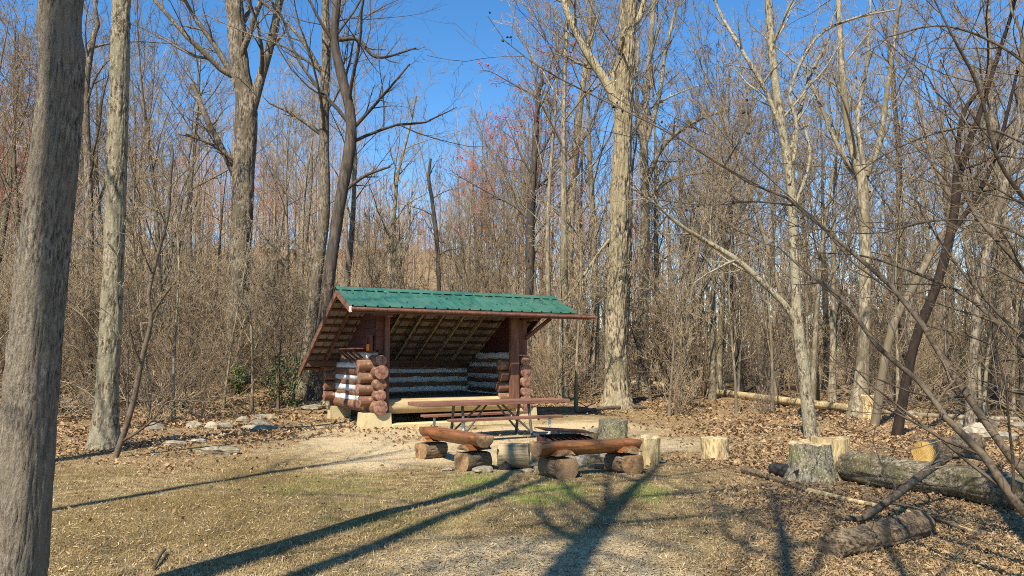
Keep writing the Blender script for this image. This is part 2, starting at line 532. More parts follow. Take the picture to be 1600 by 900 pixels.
# ------------------------------------------------------------------ log and wood helpers
PAINT = dict(c0=(0.17, 0.075, 0.045), c1=(0.34, 0.165, 0.105))
M['log_paint'] = mat('log_paint', (0.12, 0.062, 0.038), (0.28, 0.155, 0.092), 14, (0.15, 1, 1), 0.7, 0.8, c2=(0.17, 0.083, 0.055), big=3, spots=((0.33, 0.21, 0.14), 6, 0.62))
M['log_end'] = mat('log_end', (0.17, 0.08, 0.055), (0.38, 0.21, 0.145), 12, (1, 1, 1), 0.6, 0.85, rings='X', contrast=(0.4, 0.6))
M['siding'] = mat('siding', (0.07, 0.027, 0.02), (0.14, 0.055, 0.04), 12, (0.12, 1, 1), 0.3, 0.7, rnd=0.15)
M['trim'] = mat('trim', (0.09, 0.04, 0.027), (0.19, 0.09, 0.06), 14, (1, 1, 0.12), 0.3, 0.7)
M['chink'] = mat('chink', (0.60, 0.585, 0.56), (0.76, 0.745, 0.72), 6, (1, 1, 1), 0.25, 0.9, rnd=0.05)
M['concrete'] = mat('concrete', (0.44, 0.34, 0.17), (0.66, 0.54, 0.31), 7, (1, 1, 1), 0.4, 0.9, c2=(0.5, 0.40, 0.22))
M['sill'] = mat('sill', (0.33, 0.23, 0.11), (0.55, 0.42, 0.23), 14, (0.12, 1, 1), 0.4, 0.7)
M['floor_wood_shaded'] = mat('floor_wood_shaded', (0.09, 0.065, 0.04), (0.20, 0.15, 0.095), 14, (0.12, 1, 1), 0.4, 0.8)  # weathered wood, darker than the sill to put interior shade into the colour
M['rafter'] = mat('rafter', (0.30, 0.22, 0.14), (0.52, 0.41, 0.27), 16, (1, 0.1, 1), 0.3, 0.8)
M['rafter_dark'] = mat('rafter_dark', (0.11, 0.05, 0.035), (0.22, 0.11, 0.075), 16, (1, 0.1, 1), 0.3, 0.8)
M['purlin'] = mat('purlin', (0.08, 0.037, 0.026), (0.16, 0.078, 0.054), 16, (0.1, 1, 1), 0.3, 0.8)
M['roof_green'] = mat('roof_green', (0.014, 0.07, 0.047), (0.045, 0.145, 0.10), 5, (4, 0.25, 1), 0.05, 0.38, c2=(0.05, 0.13, 0.092), big=1.8, spots=((0.05, 0.09, 0.06), 5, 0.66), spec=0.5, rnd=0.08)  # pale streaks down the slope paint in sheen; blotches are stains
M['roof_under'] = mat('roof_under', (0.24, 0.21, 0.17), (0.38, 0.34, 0.28), 5, (1, 1, 1), 0.05, 0.6)
M['table_wood'] = mat('table_wood', (0.13, 0.06, 0.038), (0.28, 0.138, 0.092), 20, (0.1, 1, 1), 0.3, 0.7, rnd=0.1)
M['steel'] = mat('steel', (0.05, 0.05, 0.047), (0.13, 0.125, 0.115), 20, (1, 1, 1), 0.15, 0.5, spec=0.5)
M['steel_pale'] = mat('steel_pale', (0.45, 0.45, 0.42), (0.66, 0.65, 0.60), 20, (1, 1, 1), 0.15, 0.5, spec=0.5)
M['rust'] = mat('rust', (0.025, 0.016, 0.013), (0.12, 0.055, 0.04), 14, (1, 1, 1), 0.4, 0.8)
M['bench_wood'] = mat('bench_wood', (0.10, 0.036, 0.012), (0.38, 0.155, 0.05), 14, (0.12, 1, 1), 0.6, 0.5, contrast=(0.38, 0.62), c2=(0.21, 0.08, 0.03), big=3.5, spec=0.4)
M['bench_end'] = mat('bench_end', (0.20, 0.105, 0.045), (0.46, 0.27, 0.13), 11, (1, 1, 1), 0.5, 0.85, c2=(0.28, 0.18, 0.10), big=4, rings='X', contrast=(0.4, 0.6))
M['cut_wood'] = mat('cut_wood', (0.27, 0.18, 0.075), (0.66, 0.50, 0.26), 17, (1, 1, 0.22), 1.0, 0.9, c2=(0.44, 0.33, 0.17), big=4, dist=0.04, contrast=(0.4, 0.58))
M['cut_face'] = mat('cut_face', (0.38, 0.27, 0.13), (0.68, 0.54, 0.31), 10, (1, 1, 1), 0.5, 0.85, rings='Z', contrast=(0.4, 0.6))
M['orange_cut'] = mat('orange_cut', (0.42, 0.25, 0.065), (0.62, 0.41, 0.14), 6, (1, 1, 1), 0.2, 0.85, rings='X')
M['gray_log'] = mat('gray_log', (0.07, 0.055, 0.036), (0.36, 0.30, 0.20), 24, (0.4, 1, 1), 1.0, 0.9, c2=(0.17, 0.14, 0.07), big=2.5, dist=0.05, contrast=(0.4, 0.6), spots=((0.38, 0.34, 0.23), 22, 0.58))
M['gray_stump'] = mat('gray_stump', (0.085, 0.066, 0.04), (0.38, 0.32, 0.21), 26, (1, 1, 0.4), 1.0, 0.9, c2=(0.23, 0.21, 0.10), big=3, dist=0.05, contrast=(0.4, 0.6), spots=((0.46, 0.43, 0.34), 40, 0.56))
M['brown_log'] = mat('brown_log', (0.05, 0.034, 0.021), (0.32, 0.235, 0.15), 26, (0.25, 1, 1), 1.0, 0.9, c2=(0.20, 0.14, 0.08), big=4, dist=0.05, contrast=(0.4, 0.6))
M['stone'] = mat('stone', (0.10, 0.085, 0.06), (0.33, 0.285, 0.215), 9, contrast=(0.4, 0.6), spots=((0.16, 0.14, 0.07), 5, 0.6), stretch=(1, 1, 1), bump=0.8, rough=0.9, c2=(0.28, 0.24, 0.17), big=3, rnd=0.3)
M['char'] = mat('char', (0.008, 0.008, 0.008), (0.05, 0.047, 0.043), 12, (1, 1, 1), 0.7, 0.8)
M['sunlit_orange'] = plain('sunlit_orange', (0.85, 0.22, 0.03), 0.6, 0.05)  # sunlight on the notice put into a bright orange colour

def log_mesh(name, L, r, side, end, n=14, rings=7, seed=0, lump=0.05, r2=None, flat=None, bend=0.0):
    """log along +X from 0 to L, bark on the side, end grain on the caps"""
    rng = np.random.RandomState(seed)
    x = np.linspace(0, L, rings)
    rr = np.linspace(r, r2 if r2 else r, rings)
    a = np.arange(n) * 2 * np.pi / n + 0.13
    q = np.stack([np.cos(a)[None] * 1.3 + 0 * x[:, None], np.sin(a)[None] * 1.3 + 0 * x[:, None], x[:, None] * 1.5 + 0 * a[None]], -1) + seed * 3.7
    R = rr[:, None] * (1 + lump * 2 * (fbm(q, 3) - 0.5))
    y, z = np.cos(a) * R, np.sin(a) * R + bend * np.sin(np.pi * x / L)[:, None]
    if flat is not None:
        z = np.minimum(z, flat)
    V = np.stack([x[:, None] + 0 * y + rng.randn(rings, n) * (0.006 * ((np.arange(rings) == 0) | (np.arange(rings) == rings - 1)))[:, None], y, z], -1)
    mb = MB()
    i = np.arange(n)[None]; j = (i + 1) % n; p = np.arange(rings - 1)[:, None] * n
    mb.add(V.reshape(-1, 3), np.stack([p + i, p + j, p + n + j, p + n + i], -1).reshape(-1, 4), m=0)
    for k, s in ((0, -1), (rings - 1, 1)):
        c = V[k]
        inner = c.mean(0) + (c - c.mean(0)) * 0.82 + np.array([s * 0.01, 0, 0])
        vv = np.vstack([c, inner, c.mean(0) + np.array([s * 0.012, 0, 0])])
        ix = np.arange(n); jx = (ix + 1) % n
        qq = np.stack([ix, jx, n + jx, n + ix], -1)
        tt = np.stack([n + ix, n + jx, np.full(n, 2 * n)], -1)
        if s < 0:
            qq, tt = qq[:, ::-1], tt[:, ::-1]
        mb.add(vv, qq, tt, m=1)
    return mb.mesh(name, [side, end])
def stone_mesh(seed, sx, sy, sz, m):
    rng = np.random.RandomState(seed)
    nu, nv = 14, 9
    th = np.linspace(0.02, np.pi - 0.02, nv)
    ph = np.arange(nu) * 2 * np.pi / nu
    d = np.stack([np.sin(th)[:, None] * np.cos(ph), np.sin(th)[:, None] * np.sin(ph), np.cos(th)[:, None] + 0 * ph], -1)
    # angular: clip the ball with random planes
    r = np.ones(d.shape[:2])
    for _ in range(9):
        nrm = norm(rng.randn(3))
        dd = (d @ nrm)
        lim = rng.uniform(0.55, 0.85)
        r = np.where(dd > 0.2, np.minimum(r, lim / np.maximum(dd, 0.2)), r)
    r = r * (1 + 0.12 * (vnoise(d * 2.5 + seed) - 0.5))
    V = d * r[..., None] * np.array([sx, sy, sz])
    mb = MB()
    i = np.arange(nu)[None]; j = (i + 1) % nu; p = np.arange(nv - 1)[:, None] * nu
    mb.add(V.reshape(-1, 3), np.stack([p + i, p + nu + i, p + nu + j, p + j], -1).reshape(-1, 4))
    mb.add(np.vstack([V[0], V[0].mean(0)]), None, np.stack([np.arange(nu), (np.arange(nu) + 1) % nu, np.full(nu, nu)], -1))
    mb.add(np.vstack([V[-1], V[-1].mean(0)]), None, np.stack([(np.arange(nu) + 1) % nu, np.arange(nu), np.full(nu, nu)], -1))
    return mb.mesh('stone', m, smooth=False)

# ------------------------------------------------------------------ the log shelter
SANG = math.radians(29)
GA = -0.2
rA = ray(585, 667)
A = rA * ((GA - CAMH) / rA[2])
sh = thing('log_shelter', 'open-fronted log lean-to shelter with green metal roof and white chinking', 'shelter', (A[0], A[1], GA), SANG)
SW, VR = 4.15, 3.15                     # inner width, depth to the rear wall
UL, UR = -1.0, 5.4                     # gable ends of the roof
RIDGE, FE, RE = (0.15, 3.44), (-1.06, 2.93), (3.76, 1.37)
def roof_z(v):
    return RIDGE[1] + (RE[1] - RIDGE[1]) * (v - RIDGE[0]) / (RE[0] - RIDGE[0]) if v > RIDGE[0] else RIDGE[1] + (FE[1] - RIDGE[1]) * (RIDGE[0] - v) / (RIDGE[0] - FE[0])
def part(name, mb, m, smooth=False, parent=sh):
    return link(name, mb.mesh(name, m, smooth), parent)
# piers
for (u0, u1, v0, v1, h) in ((-0.36, 0.30, -0.36, 0.22, 0.36), (SW - 0.26, SW + 0.34, -0.36, 0.22, 0.36), (-0.22, 0.28, VR - 0.25, VR + 0.25, 0.36), (SW - 0.28, SW + 0.22, VR - 0.25, VR + 0.25, 0.36)):
    mb = MB()
    cx, cy = (u0 + u1) / 2, (v0 + v1) / 2
    b0 = [(u0 - .03, v0 - .03, -0.15), (u1 + .03, v0 - .03, -0.15), (u1 + .03, v1 + .03, -0.15), (u0 - .03, v1 + .03, -0.15), (u0, v0, h), (u1, v0, h), (u1, v1, h), (u0, v1, h)]
    mb.add(b0, BOXQ)
    part('pier', mb, M['concrete'])
side_z = [(0.50, 0.185), (0.79, 0.145), (1.06, 0.155), (1.36, 0.18), (1.64, 0.14)]
cross_z = [(0.645, 0.145), (0.93, 0.14), (1.22, 0.15), (1.52, 0.145)]
k = 0
rng0 = random.Random(3)
for uw in (0.0, SW):
    for (z, r) in side_z:
        v1 = min(VR + 0.38, RIDGE[0] + (RIDGE[1] - 0.2 - (z + r)) / 0.5766)
        v0 = -0.42 + rng0.uniform(-0.06, 0.05)
        link('log', log_mesh('log', v1 - v0, r, M['log_paint'], M['log_end'], seed=k, r2=r * 0.95), sh, (uw, v0, z), (rng0.uniform(0, .3), 0, math.pi / 2)); k += 1
    # short cross logs at the front corner
    for (z, r) in cross_z:
        a, b = (-0.47, 0.17) if uw == 0 else (SW - 0.66, SW + 0.12)
        a += rng0.uniform(-0.05, 0.05)
        link('log', log_mesh('log', b - a, r, M['log_paint'], M['log_end'], seed=k), sh, (a, -0.05, z)); k += 1
for (z, r) in cross_z[:3] + [(1.40, 0.10)]:
    link('log', log_mesh('log', SW + 0.84, r, M['log_paint'], M['log_end'], seed=k), sh, (-0.42, VR, z)); k += 1
# chinking between the logs
def chink(name, L, z0, z1, loc, rz, half=0.138):
    n = max(4, int(L / 0.16))
    mb = MB()
    xx = np.linspace(0, L, n)
    rr = np.random.RandomState(int(L * 100 + z0 * 1000))
    for x0, x1 in ((0, 1),):
        top = z1 + rr.uniform(-0.018, 0.018, n)
        bot = z0 + rr.uniform(-0.018, 0.018, n)
        V = np.stack([np.stack([xx, 0 * xx - half, bot], -1), np.stack([xx, 0 * xx + half, bot], -1), np.stack([xx, 0 * xx + half, top], -1), np.stack([xx, 0 * xx - half, top], -1)], 1).reshape(-1, 3)
        q = []
        for i in range(n - 1):
            for s in range(4):
                q.append([i * 4 + s, i * 4 + (s + 1) % 4, i * 4 + 4 + (s + 1) % 4, i * 4 + 4 + s])
        q += [[3, 2, 1, 0], [n * 4 - 4, n * 4 - 3, n * 4 - 2, n * 4 - 1]]
        mb.add(V, np.array(q)[:, ::-1])
    link(name, mb.mesh(name, M['chink']), sh, loc, (0, 0, rz))
for uw in (0.0, SW):
    zs = [z for z, r in side_z] + [1.92]
    for i in range(len(zs) - 1):
        zc, hh = (zs[i] + zs[i + 1]) / 2, 0.085
        v1 = min(VR - 0.02, RIDGE[0] + (RIDGE[1] - 0.2 - (zc + hh)) / 0.5766)
        chink('chinking', v1 - 0.22, zc - hh, zc + hh, (uw, 0.22, 0), math.pi / 2)
zs = [0.36] + [z for z, r in cross_z[:3]] + [1.40]
for i in range(len(zs) - 1):
    zc = (zs[i] + zs[i + 1]) / 2
    chink('chinking', SW - 0.14, zc - 0.075, zc + 0.075, (0.07, VR, 0), 0)
# gable siding: lapped boards above the log walls
for uw, sgn in ((-0.02, -1), (SW + 0.02, 1)):
    z = 1.86
    while z < 3.2:
        z1 = min(z + 0.2, 3.3)
        v0 = -0.05
        va0 = max(v0, RIDGE[0] - (RIDGE[1] - 0.16 - z1) / 0.42) if z1 > 3.1 else v0
        vb = RIDGE[0] + (RIDGE[1] - 0.20 - z1) / 0.5766
        vb0 = RIDGE[0] + (RIDGE[1] - 0.20 - z) / 0.5766
        if vb - va0 > 0.15:
            mb = MB()
            o0, o1 = uw + sgn * 0.045, uw + sgn * 0.02
            inn = uw - sgn * 0.02
            V = [(inn, v0, z), (o0, v0, z), (o0, vb0, z), (inn, vb0, z), (inn, va0, z1), (o1, va0, z1), (o1, vb, z1), (inn, vb, z1)]
            mb.add(V, BOXQ if sgn > 0 else BOXQ[:, ::-1])
            part('siding_board', mb, M['siding'])
        z = z1 + 0.004
# corner trim boards and posts
mb = MB(); bbox(mb, 0.175, 0.29, -0.24, 0.02, 0.36, 2.98, 0.01); part('corner_post', mb, M['trim'])
mb = MB(); bbox(mb, SW - 0.45, SW - 0.18, -0.34, -0.21, 0.36, 2.88, 0.01); part('corner_post', mb, M['trim'])
mb = MB(); bbox(mb, SW - 0.17, SW + 0.17, -0.15, -0.04, 1.80, 2.90, 0.01); part('corner_post', mb, M['trim'])
mb = MB(); bbox(mb, -0.03, 0.165, -0.14, -0.045, 1.90, 3.0, 0.01); part('siding_board', mb, M['siding'])
# top plates that carry the roof out over the front
for uw in (0.02, SW - 0.02):
    mb = MB(); beam(mb, (uw, -0.95, 2.80), (uw, 0.2, 2.86), 0.15, 0.18); part('plate_beam', mb, M['trim'])
mb = MB(); beam(mb, (UL + 0.05, 3.02, 1.56), (UR - 0.05, 3.02, 1.56), 0.14, 0.16); part('plate_beam', mb, M['purlin'])
# floor platform
link('sill_log', log_mesh('sill_log', SW - 0.45, 0.19, M['sill'], M['log_end'], seed=77, lump=0.03), sh, (0.28, 0.0, 0.50))
for i in range(9):
    mb = MB(); bbox(mb, 0.14, SW - 0.14, 0.02 + i * 0.335, 0.345 + i * 0.335, 0.645, 0.685, 0.006); part('floor_board', mb, M['floor_wood_shaded'])
mb = MB(); bbox(mb, 0.32, SW - 0.28, -0.42, -0.06, -0.06, 0.085, 0.02); part('step', mb, M['concrete'])
# roof sheets
def sheet(u0, u1, p0, p1, name):
    """ribbed metal sheet from (v,z)=p0 (top) to p1 (eave), green above and grey below"""
    prof = []
    w = u1 - u0
    nr = 3
    for i in range(nr):
        c0 = u0 + w * i / nr
        prof += [(c0, 0), (c0 + 0.03, 0.0), (c0 + 0.045, 0.036), (c0 + 0.075, 0.036), (c0 + 0.09, 0.0)]
    prof.append((u1 + 0.02, 0.003))
    prof = np.array(prof)
    d = np.array([0, p1[0] - p0[0], p1[1] - p0[1]])
    d /= np.linalg.norm(d)
    nrm = np.array([0, -d[2], d[1]])
    if nrm[2] < 0:
        nrm = -nrm
    a, b = np.array([0, *p0]), np.array([0, *p1])
    n = len(prof)
    rows = []
    for base, off in ((a, 0), (b, 0), (a, -0.006), (b, -0.006)):
        rows.append(base + np.stack([prof[:, 0], 0 * prof[:, 0], 0 * prof[:, 0]], -1) + nrm * (prof[:, 1] + off)[:, None])
    mb = MB()
    i = np.arange(n - 1)
    top = np.stack([i, i + 1, n + i + 1, n + i], -1)
    bot = np.stack([2 * n + i, 3 * n + i, 3 * n + i + 1, 2 * n + i + 1], -1)
    edge = np.stack([n + i, n + i + 1, 3 * n + i + 1, 3 * n + i], -1)
    edge2 = np.stack([i, 2 * n + i, 2 * n + i + 1, i + 1], -1)
    ends = [[0, n, 3 * n, 2 * n], [n - 1, 3 * n - 1, 4 * n - 1, 2 * n - 1]]
    V = np.vstack(rows)
    mb.add(V, np.vstack([top, edge, edge2, ends]), m=0)
    mb.add(V, bot, m=1)
    return link(name, mb.mesh(name, [M['roof_green'], M['roof_under']], smooth=False), sh)
ns = 7
wS = (UR - UL) / ns
for i in range(ns):
    sheet(UL + i * wS, UL + (i + 1) * wS, (RIDGE[0], RIDGE[1]), FE, 'roof_sheet')
    sheet(UL + i * wS, UL + (i + 1) * wS, (RIDGE[0], RIDGE[1]), RE, 'roof_sheet')
mb = MB()
V = []
for u in (UL - 0.02, UR + 0.02):
    V += [(u, RIDGE[0] - 0.17, RIDGE[1] - 0.035), (u, RIDGE[0], RIDGE[1] + 0.05), (u, RIDGE[0] + 0.17, RIDGE[1] - 0.06),
          (u, RIDGE[0] + 0.17, RIDGE[1] - 0.068), (u, RIDGE[0], RIDGE[1] + 0.042), (u, RIDGE[0] - 0.17, RIDGE[1] - 0.043)]
q = [[i, (i + 1) % 6, 6 + (i + 1) % 6, 6 + i] for i in range(6)] + [[0, 5, 4, 1], [1, 4, 3, 2], [6, 7, 10, 11], [7, 8, 9, 10]]
mb.add(V, q)
part('ridge_cap', mb, M['roof_green'])
# purlins (across) and rafters (down the slope) under the rear slope and the front slope
sl = 0.5766
nv_, nz_ = sl / math.hypot(1, sl), 1 / math.hypot(1, sl)
for i in range(11):
    v = RIDGE[0] + 0.12 + i * 0.335
    z = roof_z(v) - 0.035
    mb = MB(); beam(mb, (UL + 0.06, v, z), (UR - 0.04, v, z), 0.085, 0.04, up=(0, nv_, nz_)); part('purlin', mb, M['purlin'])
us = [UL + 0.03, -0.42, 0.35, 0.98, 1.61, 2.24, 2.87, 3.5, 4.62, UR - 0.05]
for i, u in enumerate(us):
    off = 0.115 if 0 < i < len(us) - 1 else 0.10
    hh = 0.11 if 0 < i < len(us) - 1 else 0.17
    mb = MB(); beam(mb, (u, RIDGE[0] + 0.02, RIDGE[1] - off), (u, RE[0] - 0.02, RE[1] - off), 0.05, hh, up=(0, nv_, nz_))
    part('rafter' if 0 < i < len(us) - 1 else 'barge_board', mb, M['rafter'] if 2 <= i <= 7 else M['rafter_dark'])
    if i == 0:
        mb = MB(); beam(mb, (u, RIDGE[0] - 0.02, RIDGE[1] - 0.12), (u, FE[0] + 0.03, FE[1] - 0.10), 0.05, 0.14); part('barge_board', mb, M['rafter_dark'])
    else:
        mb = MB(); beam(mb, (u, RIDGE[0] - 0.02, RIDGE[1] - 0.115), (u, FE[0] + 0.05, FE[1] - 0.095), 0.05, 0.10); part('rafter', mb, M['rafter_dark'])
for v in (-0.95, -0.62, -0.3, 0.0):
    z = roof_z(v) - 0.035
    mb = MB(); beam(mb, (UL + 0.06, v, z), (UR - 0.04, v, z), 0.085, 0.038, up=(0, -0.39, 0.92)); part('purlin', mb, M['purlin'])
mb = MB(); beam(mb, (UL + 0.06, RIDGE[0], RIDGE[1] - 0.19), (UR - 0.05, RIDGE[0], RIDGE[1] - 0.19), 0.07, 0.2); part('ridge_beam', mb, M['rafter_dark'])
mb = MB(); bbox(mb, UL + 0.03, UR + 0.42, FE[0] - 0.045, FE[0] + 0.0, FE[1] - 0.165, FE[1] - 0.025, 0.008); part('fascia', mb, M['purlin'])
mb = MB(); xx = np.linspace(UL + 0.0, UR + 0.52, 12)
tubes(mb, np.stack([xx, 0 * xx + FE[0] - 0.085, FE[1] - 0.075 - 0.004 * (xx - UL)], -1), 0 * xx + 0.042, 8, cap=True)
part('gutter', mb, M['trim'], True)
mb = MB(); bbox(mb, UL - 0.03, UL + 0.02, FE[0] - 0.09, FE[0] + 0.01, FE[1] - 0.15, FE[1] - 0.01, 0.006); part('end_cap', mb, M['steel_pale'])
for uw in (0.02, SW - 0.02, SW + 1.2):
    pass
mb = MB(); beam(mb, (SW + 0.1, -0.2, 2.25), (SW + 0.9, -0.2, 2.82), 0.09, 0.09); part('knee_brace', mb, M['trim'])
# shelf on the left outer wall
mb = MB(); bbox(mb, -0.52, -0.05, 0.25, 1.75, 1.93, 1.965, 0.006); shelf = part('shelf', mb, M['trim'])
for v in (0.4, 0.85, 1.3, 1.65):
    mb = MB(); beam(mb, (-0.47, v, 1.915), (-0.10, v, 1.62), 0.05, 0.05); part('bracket', mb, M['trim'], parent=shelf)
# notice frame by the corner
nf = MB()
for (a0, a1, z0, z1) in ((0.02, 0.06, 1.78, 2.22), (0.30, 0.34, 1.78, 2.22), (0.06, 0.30, 1.78, 1.82), (0.06, 0.30, 2.18, 2.22)):
    box(nf, -0.16, -0.09, a0 - .06, a1 - .06, z0 + .06, z1 + .06)
nfo = part('notice_frame', nf, M['trim'])
mb = MB(); box(mb, -0.125, -0.10, 0.0, 0.24, 1.884, 2.236); part('back_panel', mb, M['siding'], parent=nfo)
mb = MB(); box(mb, -0.165, -0.161, 0.01, 0.23, 1.89, 2.06); part('sunlit_sheet', mb, M['sunlit_orange'], parent=nfo)  # orange sheet shaped as the sunlit lower part of the notice

# ------------------------------------------------------------------ picnic table
tp = ground(768, 682)
tb = thing('picnic_table', 'long red-brown wooden picnic table with attached benches on a steel pipe frame', 'picnic table', tp, SANG)
def tpart(name, mb, m, smooth=False):
    return link(name, mb.mesh(name, m, smooth), tb)
for i in range(5):
    mb = MB(); bbox(mb, -1.78, 1.78, -0.38 + i * 0.154, -0.38 + i * 0.154 + 0.148, 0.695, 0.77, 0.006); tpart('tabletop_plank', mb, M['table_wood'])
for s in (-1, 1):
    for i in range(2):
        y0 = s * 0.70 - 0.125 + i * 0.128
        mb = MB(); bbox(mb, -1.31, 1.31, y0, y0 + 0.122, 0.408, 0.46, 0.006); tpart('bench_plank', mb, M['table_wood'])
def pipe(pts, r, name, m=None):
    p, rr = resample(np.array(pts, float), np.full(len(pts), r), 14)
    mb = MB(); tubes(mb, p, rr, 8, cap=True)
    return tpart(name, mb, m or M['steel'], True)
for x in (-0.80, 0.80):
    for s in (-1, 1):
        pipe([(x - 0.02 * s, 0.17 * s, 0.70), (x, 0.28 * s, 0.32), (x, 0.34 * s, 0.08), (x, 0.36 * s, 0.02)], 0.032, 'leg')
        pipe([(x * 1.28, 0.72 * s, 0.41), (x * 1.28, 0.72 * s, 0.12), (x * 1.26, 0.62 * s, 0.035), (x * 1.05, 0.36 * s, 0.03)], 0.03, 'bench_leg', M['steel_pale'])
        pipe([(x, 0.30 * s, 0.10), (x * 0.60, 0.22 * s, 0.4), (x * 0.22, 0.12 * s, 0.70)], 0.022, 'brace')
    mb = MB(); bbox(mb, x - 0.05, x + 0.05, -0.36, 0.36, 0.685, 0.713, 0.004); tpart('cross_bar', mb, M['steel'])
    mb = MB(); bbox(mb, x * 1.28 - 0.03, x * 1.28 + 0.03, -0.82, -0.58, 0.392, 0.413, 0.004); tpart('cross_bar', mb, M['steel'])
    mb = MB(); bbox(mb, x * 1.28 - 0.03, x * 1.28 + 0.03, 0.58, 0.82, 0.392, 0.413, 0.004); tpart('cross_bar', mb, M['steel'])

# ------------------------------------------------------------------ log benches
def log_bench(s0, s1, h, over0, over1, label, seed, wr, skew):
    g0, g1 = ground(*s0), ground(*s1)
    g0, g1 = np.array(g0), np.array(g1)
    d = g1 - g0
    Ls = math.hypot(d[0], d[1])
    rz = math.atan2(d[1], d[0])
    t = thing('log_bench', label, 'bench', g0, rz, 'split-log benches by the fire ring')
    dz = float(g1[2] - g0[2])
    tot = Ls + over0 + over1
    n = 14
    me = log_mesh('seat', tot, 0.172, M['bench_wood'], M['bench_end'], n=18, rings=9, seed=seed, lump=0.09, flat=0.03, r2=0.15)
    link('seat', me, t, (-over0, 0.0, h - 0.045), (0.0, -math.atan2(dz, Ls), 0))
    for x, zz in ((0, 0), (Ls, dz)):
        lo = log_mesh('lower_log', 0.44, wr, M['brown_log'], M['bench_end'], n=18, rings=6, seed=seed + 5 + int(x * 3), lump=0.04, flat=wr * 0.62)
        a = link('lower_log', lo, t, (x + 0.22 * math.sin(skew), -0.25, wr * 0.92 + zz - 0.03), (0, 0, math.pi / 2 + skew))
        up = log_mesh('saddle_log', 0.42, wr * 1.02, M['bench_wood'], M['bench_end'], n=18, rings=6, seed=seed + 9 + int(x * 3), lump=0.05)
        z2 = wr * 0.92 + zz + 0.045
        # saddle log: the upper half only
        co = np.empty(len(up.vertices) * 3, np.float32)
        up.vertices.foreach_get('co', co)
        co = co.reshape(-1, 3)
        co[:, 2] = np.clip(co[:, 2], wr * 0.56, wr * 0.95)
        up.vertices.foreach_set('co', co.ravel())
        link('saddle_log', up, t, (x + 0.22 * math.sin(skew), -0.23, z2 - 0.02), (0, 0, math.pi / 2 + skew))
    return t
log_bench((677, 716), (743, 733), 0.52, 0.30, 0.34, 'orange-stained split-log bench left of the fire ring, in front of the picnic table', 21, 0.185, 0.25)
log_bench((870, 746), (973, 739), 0.50, 0.34, 0.24, 'red-brown split-log bench on two round log feet, right of the squat block', 31, 0.195, 0.0)

# squat block between the two benches
p = ground(802, 734)
t = thing('log_block', 'squat tan split-log block between the two log benches, notched underneath', 'log', p, math.radians(-3))
M['weather_wood'] = mat('weather_wood', (0.16, 0.115, 0.065), (0.50, 0.39, 0.23), 18, (0.1, 1, 1), 0.9, 0.9, c2=(0.36, 0.27, 0.16), big=4, dist=0.03)
link('block', log_mesh('block', 0.46, 0.21, M['weather_wood'], M['cut_face'], n=12, rings=6, seed=41, lump=0.12, flat=0.17), t, (-0.23, 0.10, 0.20))
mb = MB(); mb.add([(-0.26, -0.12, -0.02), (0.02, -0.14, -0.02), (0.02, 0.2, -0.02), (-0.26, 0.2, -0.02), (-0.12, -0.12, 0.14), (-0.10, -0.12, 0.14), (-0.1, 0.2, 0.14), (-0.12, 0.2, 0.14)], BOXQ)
link('notch_shade', mb.mesh('notch_shade', M['char']), t)  # black solid painted in as the shade of the notch

# fire ring: rusty steel box with a folded grate plate
p = ground(885, 712)
fr = thing('fire_ring', 'dark rusty steel fire box with a sloping lid behind the right log bench', 'fire ring', p, SANG - 0.25)
def fpart(n, mb, m=M['rust']):
    return link(n, mb.mesh(n, m, False), fr)
mb = MB(); bbox(mb, -0.42, 0.42, -0.42, -0.40, -0.05, 0.30, 0.003); fpart('front_wall', mb)
mb = MB(); bbox(mb, -0.42, 0.42, 0.40, 0.42, -0.05, 0.34, 0.003); fpart('back_wall', mb)
for s in (-1, 1):
    mb = MB(); bbox(mb, s * 0.42 - 0.012, s * 0.42 + 0.012, -0.395, 0.395, -0.05, 0.32, 0.003); fpart('side_wall', mb)
mb = MB(); beam(mb, (-0.45, 0.1, 0.47), (0.45, 0.1, 0.40), 0.62, 0.02); fpart('lid', mb)
for i in range(9):
    mb = MB(); beam(mb, (-0.40 + i * 0.1, -0.41, 0.31), (-0.40 + i * 0.1, 0.0, 0.33), 0.014, 0.014); fpart('grate_bar', mb)

# ------------------------------------------------------------------ stones
sseed = [100]
def stone(px, py, w, h, label, group=None, depth=0.8, flat=False, m='stone', rz=None):
    p = ground(px, py)
    d = project(p)[2]
    sx, sz = w / FPX * d / 2, h / FPX * d / 2 * 1.15
    sseed[0] += 1
    me = stone_mesh(sseed[0], sx * 1.25, sx * depth * 1.1, sz * 1.15, M[m])
    o = link('stone', me, None, (p[0], p[1] + sx * depth * 0.5, p[2] + sz * 0.35), (0, 0, (sseed[0] * 0.37) % 0.5 - 0.25 if rz is None else rz))
    return tag(o, label, 'stone', group)
stone(242, 673, 32, 15, 'mossy tan stone at the left end of the stone scatter by the sapling')
stone(300, 669, 26, 12, 'light rounded stone just left of the dark flat slab in the scatter')
stone(328, 671, 22, 14, 'bluish gray block, first of the two stacked side by side in the scatter')
stone(352, 671, 28, 16, 'bluish gray block, right one of the pair in the middle of the scatter')
stone(378, 660, 20, 12, 'small brown stone standing behind the bluish blocks')
stone(400, 672, 46, 10, 'long low slab lying flat at the right of the stone scatter')
stone(404, 668, 30, 14, 'pale domed stone lying on the long low slab at the right of the scatter')
stone(430, 672, 14, 9, 'small dark stone, rightmost of the scatter')
stone(272, 698, 34, 12, 'whitish flat stone at the front left of the stone scatter')
stone(306, 693, 24, 9, 'pale flat stone just right of the whitish one at the front of the scatter')
stone(340, 710, 72, 16, 'broad brown slab half sunk in the ground, nearest of the stone scatter', depth=0.5)
stone(276, 687, 20, 8, 'small gray stone half buried behind the whitish flat stone')
